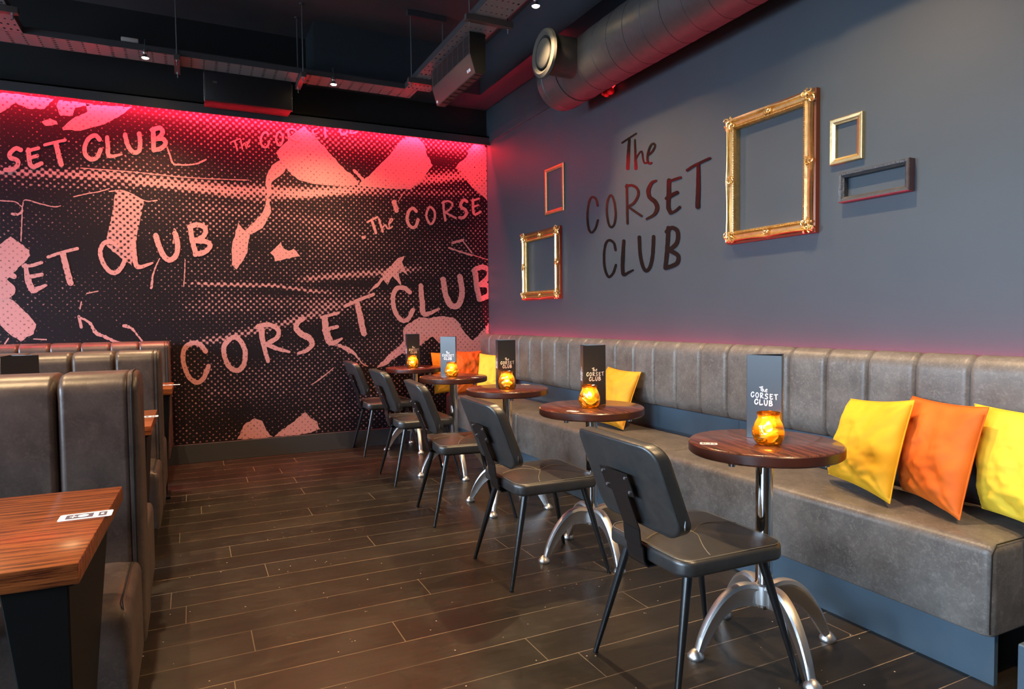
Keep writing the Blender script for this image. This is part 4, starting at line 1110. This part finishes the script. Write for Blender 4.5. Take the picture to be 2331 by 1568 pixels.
# ------------------------------------------------------------------ cushions
def cushion(label, quad, mat, th=.13, seed=0, group='velvet cushions on the bench'):
    """quad: bottom-left, bottom-right, top-right, top-left corners (3-D) as seen from the room"""
    bl, br_, tr_, tl = [Vector(q) for q in quad]
    c = (bl+br_+tr_+tl)/4
    nrm = (br_-bl).cross(tl-bl).normalized()
    t = bpy.data.objects.new
    bm = NB(); n = 56; front = {}; backv = {}
    for j in range(n+1):
        for i in range(n+1):
            u, v = 2*i/n-1, 2*j/n-1
            pin = .055
            uu = u*(1-pin*(1-v*v)*abs(u)**2); vv = v*(1-pin*(1-u*u)*abs(v)**2)
            U, V = (uu+1)/2, (vv+1)/2
            p = (bl*(1-U)+br_*U)*(1-V)+(tl*(1-U)+tr_*U)*V
            e = ((1-abs(u)**2.6)*(1-abs(v)**2.6)); e = max(0, e)**.46
            sx = Vector((u*3+seed*3.1, v*3, seed))
            wr = .012*noise.noise(sx*1.1)+.010*noise.noise(Vector((u*2.2+v*2.5+seed, (v-u*.35)*7, seed*2)))*max(.15, 1-.6*(v+1))+.0025*noise.noise(Vector((u*8+seed, v*8, 4.)))
            crease = -.015*max(0, math.sin(9*(v+.4*u)+seed+2*u))*math.exp(-((v+.55)/.35)**2)*(1-abs(u))
            cr2 = .006*math.sin(14*math.atan2(v-1.05, abs(u)-1.05))*math.exp(-(((abs(u)-1)**2+(v-1)**2)/.25)) + .007*math.sin(13*math.atan2(v+1.05, abs(u)-1.05))*math.exp(-(((abs(u)-1)**2+(v+1)**2)/.30))
            edge = i in (0, n) or j in (0, n)
            sag = .014*(-v)*(1-v*v)
            front[i, j] = bm.verts.new(p-c+nrm*(e*(th/2+wr+crease)+(cr2 if not edge else 0)*e+sag*e))
            backv[i, j] = front[i, j] if edge else bm.verts.new(p-c-nrm*(e*(th/2*.35)))
    for j in range(n):
        for i in range(n):
            bm.faces.new((front[i, j], front[i+1, j], front[i+1, j+1], front[i, j+1]))
            q = (backv[i, j], backv[i, j+1], backv[i+1, j+1], backv[i+1, j])
            if len(set(q)) == 4 and set(q) != {front[i, j], front[i+1, j], front[i+1, j+1], front[i, j+1]}:
                try: bm.faces.new(q)
                except ValueError: pass
    low = min(v.co.z for v in bm.verts)
    th_ = thing('cushion', label, 'cushion', (c.x, c.y, c.z), 0, group)
    cov = obj('cover', bm, mat, th_, sharp=80)
    bm = NB(); E = []
    for i in range(0, n+1, 2): E.append(front_pts(i, 0, n, bl, br_, tr_, tl, c))
    for j in range(2, n+1, 2): E.append(front_pts(n, j, n, bl, br_, tr_, tl, c))
    for i in range(n-2, -1, -2): E.append(front_pts(i, n, n, bl, br_, tr_, tl, c))
    for j in range(n-2, -1, -2): E.append(front_pts(0, j, n, bl, br_, tr_, tl, c))
    tube(bm, E, .0022, 6); obj('seam', bm, mat, th_)
    return th_
def front_pts(i, j, n, bl, br_, tr_, tl, c):
    u, v = 2*i/n-1, 2*j/n-1; pin = .055
    uu = u*(1-pin*(1-v*v)*abs(u)**2); vv = v*(1-pin*(1-u*u)*abs(v)**2); U, V = (uu+1)/2, (vv+1)/2
    return (bl*(1-U)+br_*U)*(1-V)+(tl*(1-U)+tr_*U)*V-c
# near three: corners measured on the seat (bottom) and against the bench back (top)
zb = ZS+.016
cushion('golden yellow cushion nearest the front table, left of the orange one', [(1.975, -2.485, zb+.018), (1.585, -2.325, zb+.006), (1.590, -2.470, .858), (1.920, -2.550, .823)], M['yellow'], .150, 1)
cushion('orange cushion standing between the two yellow cushions', [(1.668, -2.525, zb+.016), (1.348, -2.345, zb+.006), (1.335, -2.480, .860), (1.675, -2.588, .858)], M['orange'], .145, 2)
cushion('lemon yellow cushion at the right edge, last of the row', [(1.375, -2.525, zb+.016), (1.010, -2.37, zb+.006), (1.030, -2.52, .85), (1.440, -2.588, .853)], M['lemon'], .140, 3)
cushion('golden cushion leaning on the bench behind the second table', [(3.81, -2.42, zb+.01), (3.42, -2.43, zb), (3.43, -2.575, .832), (3.80, -2.575, .842)], M['amber_cushion'], .13, 4)
# far corner cushions against the mural
cushion('amber cushion in the far corner behind the fourth table', [(5.93, -2.06, zb), (5.93, -2.40, zb), (6.02, -2.36, .86), (6.02, -2.06, .86)], M['amber_cushion'], .11, 5)
cushion('orange cushion in the far corner between two yellow ones', [(5.82, -2.22, zb), (5.80, -2.55, zb), (5.88, -2.52, .87), (5.90, -2.24, .875)], M['orange'], .11, 6)
cushion('yellow cushion in the far corner partly behind the third menu', [(5.62, -2.35, zb), (5.36, -2.58, zb), (5.43, -2.60, .845), (5.68, -2.42, .855)], M['lemon'], .12, 7)

# ------------------------------------------------------------------ ceiling services
ZT = 3.12
def tray_obj(name, label, x, y, L, ang):
    """long perforated channel: local x along its length"""
    t = thing(name, label, 'cable tray', (x, y, ZT), ang, 'perforated cable trays under the ceiling')
    W = .22; bm = NB()
    vs = [[bm.verts.new((s, w, 0)) for w in (-W/2, W/2)] for s in (0, L)]
    bm.faces.new((vs[0][0], vs[1][0], vs[1][1], vs[0][1]))
    obj('perforated_base', bm, M['tray'], t, smooth=False)
    for s in (-1, 1):
        bm = NB(); y0 = s*W/2; box(bm, 0, L, min(y0, y0-s*.0015), max(y0, y0-s*.0015), 0, .045); box(bm, 0, L, min(y0, y0-s*.012), max(y0, y0-s*.012), .043, .046)
        obj('side_lip', bm, M['trimp'], t, smooth=False)
    return t
tray_obj('cable_tray', 'cable tray crossing the room in front of the mural wall', 5.585, 1.17, 2.96, -PI/2)
tray_obj('cable_tray', 'cable tray running overhead beside the beam on the right', 5.474, -1.79, 8.2, PI)
tray_obj('cable_tray', 'cable tray at the top left corner of the ceiling', 5.474, 1.06, 8.2, PI)
def hanger(label, cx, cy, along, w, dropz=ZT, strut_top=False):
    """two threaded rods with a channel under (or at) the tray; along: direction vector between rods"""
    t = thing('tray_hanger', label, 'hanger', (cx, cy, 0), 0, 'threaded rod hangers of the cable trays')
    u = Vector(along).normalized()
    for s in (-1, 1):
        p = u*s*w/2
        bm = NB(); tube(bm, [(p.x, p.y, ZC), (p.x, p.y, dropz-.075)], .0045, 8)
        r = obj('rod', bm, M['steel'], t)
        bm = NB()
        lathe(bm, [(0, ZC), (.02, ZC), (.018, ZC-.006), (.009, ZC-.012), (0, ZC-.012)], 10, (p.x, p.y, 0)); obj('ceiling_anchor', bm, M['trimp'], r)
        bm = NB(); lathe(bm, [(0, dropz-.048), (.009, dropz-.048), (.009, dropz-.04), (0, dropz-.04)], 6, (p.x, p.y, 0)); obj('nut', bm, M['screw'], r)
    bm = NB(); a = abs(u.x) > .5; e = w/2+.03
    z0, z1 = dropz-.042, dropz-.002
    if a: box(bm, -e, e, -.02, .02, z0, z1, .002)
    else: box(bm, -.02, .02, -e, e, z0, z1, .002)
    obj('channel', bm, M['heater'], t, smooth=False)
    if strut_top:
        bm = NB()
        if a: box(bm, -e, e, -.02, .02, ZC-.045, ZC-.002, .002)
        else: box(bm, -.02, .02, -e, e, ZC-.045, ZC-.002, .002)
        obj('ceiling_channel', bm, M['trimp'], t, smooth=False)
    return t
hanger('rod hanger carrying the cross tray left of the loudspeaker', 5.60, .033, (1, 0), .27)
hanger('rod hanger carrying the cross tray right of the loudspeaker', 5.58, -.85, (1, 0), .27)
hanger('rod hanger with a ceiling channel behind the heater', 5.21, -1.79, (0, 1), .27, strut_top=True)
hanger('rod hanger in front of the heater, nearer the camera', 3.98, -1.79, (0, 1), .27)
hanger('rod hanger on the tray at the top left corner', 5.05, 1.06, (0, 1), .27)

def lamp(label, x, y, z, side):
    t = thing('tray_lamp', label, 'lamp', (x, y, z), 0, 'bare halogen lamps hung under the cable trays')
    bm = NB(); D = Vector((1, 0, 0)) if abs(x-5.455) < .01 else Vector((0, 1, 0))
    tube(bm, cr([D*.045+Vector((0, 0, .012)), D*.045+Vector((0, 0, .06)), D*.022+Vector((0, 0, .082)), Vector((0, 0, .05)), Vector((0, 0, -.005))], 6), .0035, 6); obj('flex', bm, M['trimp'], t)
    bm = NB(); lathe(bm, [(0, -.002), (.016, -.002), (.018, -.02), (.012, -.03), (0, -.03)], 16); obj('lamp_holder', bm, M['screw'], t)
    bm = NB(); lathe(bm, [(.010, -.030), (.016, -.040), (.026, -.056), (.0265, -.058), (.022, -.056), (.012, -.040)], 20); obj('reflector', bm, M['screw'], t)
    bm = NB(); lathe(bm, [(0, -.034), (.009, -.036), (.0225, -.055), (.018, -.060), (0, -.062)], 16); obj('bulb', bm, M['bulb'], t)
    L = bpy.data.lights.new('lamp_light', 'SPOT'); L.energy = 1.0; L.color = (1.0, .66, .34); L.spot_size = math.radians(125); L.spot_blend = .9; L.shadow_soft_size = .03
    o = bpy.data.objects.new('lamp_light', L); C.objects.link(o); o.parent = t; o.location = (0, 0, -.07)
    return t, L
WARM = []
for lb, x, y, s, e in [('glowing halogen lamp on the cross tray at upper left', 5.455, .235, 1, 55), ('glowing halogen lamp on the cross tray beside the black box', 5.455, -1.085, 1, 50),
                 ('halogen lamp on the right tray above the second chair', 3.60, -1.93, 1, 75), ('halogen lamp on the right tray above the nearest table', 1.95, -1.93, 1, 75),
                 ('halogen lamp on the right tray above the camera side', .35, -1.93, 1, 70), ('halogen lamp on the left tray above the second booth', 4.0, .925, 1, 60),
                 ('halogen lamp on the left tray above the front booth', 2.2, .925, 1, 75)]:
    t_, L_ = lamp(lb, x, y, ZT, s); L_.energy = e*3.4; WARM.append(L_)
# adapter box on the cross tray
bm = NB(); box(bm, -.02, .02, -.055, .055, 0, .035, .008); b_ = obj('transformer', bm, M['pale'], None); b_.location = (5.50, .33, ZT+.047)
tag(b_, 'small pale transformer box lying on the cross tray', 'electrical box')

# loudspeaker
t = thing('loudspeaker', 'wide black loudspeaker hung under the tray above the mural', 'loudspeaker', (5.82, -.475, 2.905))
t.rotation_euler = (0, math.radians(-4), 0)
boxo('cabinet', -.10, .16, -.325, .325, 0, .262, M['spk'], t, .006)
boxo('grille', -.106, -.099, -.318, .318, .006, .256, M['grille'], t, .002)
for y in (-.326, .326): boxo('side_mount', -.085, -.07, y-.004, y+.004, -.004, .262, M['screw'], t, .001)
bm = NB(); box(bm, -.1075, -.1062, .235, .265, .135, .150); obj('badge', bm, M['valve'], t, smooth=False)
for s in (-.2, .2):
    bm = NB(); lathe(bm, [(0, -.1025), (.055, -.103), (.085, -.0985), (.10, -.0985)], 32, (0, s, .131), 'x'); obj('driver_cone', bm, M['spk'], t)

# infrared heater under the right tray
t = thing('patio_heater', 'long black slatted electric heater hanging under the right tray', 'heater', (4.20, -1.80, 2.845))
prof = [(.018, .004), (.055, .125), (.055, .262), (-.055, .262), (-.055, .010), (-.048, 0), (.012, 0)]
bm = NB(); Lh = .77
ra = [bm.verts.new((0, y, z)) for y, z in prof]; rb_ = [bm.verts.new((Lh, y, z)) for y, z in prof]
for k in range(len(prof)): bm.faces.new((ra[k], ra[(k+1) % len(prof)], rb_[(k+1) % len(prof)], rb_[k]))
bm.faces.new(ra); bm.faces.new(rb_); obj('housing', bm, M['heater'], t, smooth=False)
bm = NB()
for r_ in range(10):
    for c_ in range(7): box(bm, .02+c_*.106, .108+c_*.106, .0545, .0575, .135+r_*.0125, .141+r_*.0125)
obj('slats', bm, M['spk'], t, smooth=False)
bm = NB()
for c_ in range(9): box(bm, .03+c_*.08, .045+c_*.08, -.042, .010, -.003, .001)
box(bm, .01, Lh-.01, -.046, -.042, -.004, .002); obj('guard_grille', bm, M['blackmetal'], t, smooth=False)
for x in (-.006, Lh):
    bm = NB(); va = [bm.verts.new((x, y*1.04, z*1.02)) for y, z in prof]; vb = [bm.verts.new((x+.006, y*1.04, z*1.02)) for y, z in prof]
    for k in range(len(prof)): bm.faces.new((va[k], va[(k+1) % len(prof)], vb[(k+1) % len(prof)], vb[k]))
    bm.faces.new(va); bm.faces.new(vb); obj('end_cap', bm, M['spk'], t, smooth=False)
def hp(x, z): # sloping front panel of heater (y,z) plane
    f = (z-.004)/.121; return Vector((x, .018+.037*f+.0014, z))
bm = NB()
for k, (x, w_) in enumerate([(.115, .012), (.100, .010), (.085, .030)]):
    vs = [bm.verts.new(hp(a, b2)) for a, b2 in ((x, .030), (x-w_, .030), (x-w_, .048), (x, .048))]; bm.faces.new(vs)
obj('maker_badge', bm, M['ink'], t, smooth=False)
bm = NB(); bm.faces.new([bm.verts.new(hp(a, b2)) for a, b2 in ((.098, .024), (.055, .024), (.055, .029), (.098, .029))]); obj('maker_badge', bm, M['redglass'], t, smooth=False)
bm = NB(); bm.faces.new([bm.verts.new(hp(a, b2)) for a, b2 in ((.76, .014), (.73, .014), (.73, .030), (.76, .030))]); obj('rating_label', bm, M['ink'], t, smooth=False)
for x in (.15, .60): boxo('mounting_arm', x, x+.03, -.03, .03, .260, .274, M['blackmetal'], t, .002)

# spiral duct with branch and air valve
t = thing('air_duct', 'grey painted spiral ventilation duct along the top of the wall', 'duct', (4.25, -2.475, 2.885))
R = .195; bm = NB(); rings = []; n = 48; Ld = 7.3; steps = 73*2
for i in range(steps+1):
    s = Ld*i/steps; rings.append([bm.verts.new((-s, (R)*math.cos(2*PI*k/n), R*math.sin(2*PI*k/n))) for k in range(n)])
for a, b2 in zip(rings, rings[1:]):
    for k in range(n): bm.faces.new((a[k], a[(k+1) % n], b2[(k+1) % n], b2[k]))
bm.faces.new(rings[0]); bm.faces.new(rings[-1])
obj('pipe', bm, M['duct'], t, sharp=60)
bm = NB()
for q, s in enumerate((.07, .30)): lathe(bm, [(R+.0005, -s-.006), (R+.005, -s), (R+.0005, -s+.006)], 48, (0, 0, 0), 'x')
pts = []
for i in range(0, 900):
    a = i*.21; s = .38+a/(2*PI)*.165
    if s > Ld-.1: break
    pts.append((-s, (R+.0008)*math.cos(a), (R+.0008)*math.sin(a)))
tube(bm, pts, .0022, 5); obj('spiral_seam', bm, M['trimp'], t)
bm = NB(); lathe(bm, [(.125, .02), (.125, .345), (.13, .350), (.13, .362)], 40, (-.43, 0, .005), 'y'); obj('branch', bm, M['duct'], t)
bm = NB(); lathe(bm, [(.128, .350), (.150, .352), (.155, .362), (.150, .378), (.128, .388), (.110, .376), (.102, .350), (.100, .30)], 48, (-.43, 0, .005), 'y')
vv = obj('air_valve', bm, M['valve'], t)
bm = NB(); lathe(bm, [(0, .392), (.070, .390), (.090, .380), (.092, .372), (.080, .360), (0, .358)], 48, (-.43, 0, .005), 'y'); obj('valve_disc', bm, M['valve'], vv)
for x in (-.25, -2.2, -4.2):
    bm = NB(); lathe(bm, [(R+.001, x-.012), (R+.006, x-.012), (R+.006, x+.012), (R+.001, x+.012)], 48, (0, 0, 0), 'x'); obj('hanging_strap', bm, M['duct'], t)

# small red lit fitting on the wall below the duct
t = thing('wall_fitting', 'small dark fitting glowing red under the duct', 'fitting', (3.93, YW+.001, 2.80))
boxo('base', -.035, .035, 0, .02, -.03, .03, M['blackmetal'], t, .004)
bm = NB()
for k, (x, z, r) in enumerate(((-.03, -.045, .028), (.02, -.05, .024), (.05, -.035, .022))):
    bmesh.ops.create_icosphere(bm, subdivisions=2, radius=r, matrix=Matrix.Translation((x, .035, z)))
obj('lens', bm, M['redglass'], t)
bm = NB(); tube(bm, [(-.09, .03, -.01), (-.035, .03, -.035)], .005, 8); obj('glowing_tube', bm, M['redtube'], t)

# ------------------------------------------------------------------ lights
def area(name, loc, tgt, sx, sy, e, col, spread=112):
    L = bpy.data.lights.new(name, 'AREA'); L.shape = 'RECTANGLE'; L.size = sx; L.size_y = sy; L.energy = e; L.color = col; L.spread = math.radians(spread)
    o = bpy.data.objects.new(name, L); C.objects.link(o); o.location = loc
    d = Vector(tgt)-Vector(loc); o.rotation_euler = d.to_track_quat('-Z', 'Y').to_euler(); return L
DAY = (.58, .78, 1.0)
for i, (a, b_) in enumerate(wins):
    area('window_light', ((a+b_)/2, YL-.02, (WZ0+WZ1)/2), ((a+b_)/2, -2, -2.9), b_-a, WZ1-WZ0, (270, 240, 285)[i], DAY, 100)
for (jp, i) in zip(jars, range(5)):
    L = bpy.data.lights.new('candle_light', 'POINT'); L.energy = 1.4; L.color = (1.0, .50, .14); L.shadow_soft_size = .012
    o = bpy.data.objects.new('candle_light', L); C.objects.link(o); o.location = (jp.x, jp.y, .7455+.075)
def strip(x, y, z, L, along, d, e, col, spread=160):
    l = bpy.data.lights.new('red_strip_light', 'AREA'); l.shape = 'RECTANGLE'; l.size = L; l.size_y = .010; l.energy = e; l.color = col
    o = bpy.data.objects.new('red_strip_light', l); C.objects.link(o)
    d = Vector(d).normalized(); ax = Vector(along); ay = (-d).cross(ax)
    l.spread = math.radians(spread)
    o.matrix_world = Matrix.Translation((x, y, z)) @ Matrix((ax, ay, -d)).transposed().to_4x4(); return l
# the light given by the two red strips
for k in range(4):
    Ls = (YL-YW-.1)/4
    strip(XW-.058, YW+.05+Ls*(k+.5), 2.918, Ls, (0, 1, 0), (.30, 0, -1), 47, (1.0, .012, .040))
for k in range(3):
    Ls = (XW-.06-1.1)/3
    strip(1.1+Ls*(k+.5), YW+.014, .945, Ls, (1, 0, 0), (0, -.05, 1), (11, 13, 17)[k], (1.0, .012, .06), 95)
w = bpy.data.worlds.new('World'); sc.world = w; w.use_nodes = True
w.node_tree.nodes['Background'].inputs[0].default_value = (.55, .7, 1, 1); w.node_tree.nodes['Background'].inputs[1].default_value = .4
sc.view_settings.view_transform = 'Standard'; sc.view_settings.look = 'None'; sc.view_settings.gamma = 1.0
sc.view_settings.exposure = 0.0
try:
    sc.view_settings.use_curve_mapping = False
    sc.cycles.max_bounces = 6; sc.cycles.diffuse_bounces = 3; sc.cycles.glossy_bounces = 3; sc.cycles.transparent_max_bounces = 6
    sc.cycles.use_adaptive_sampling = True; sc.cycles.adaptive_threshold = 0.06; sc.cycles.adaptive_min_samples = 16; sc.cycles.sample_clamp_indirect = 6.0; sc.cycles.use_denoising = True
except Exception: pass
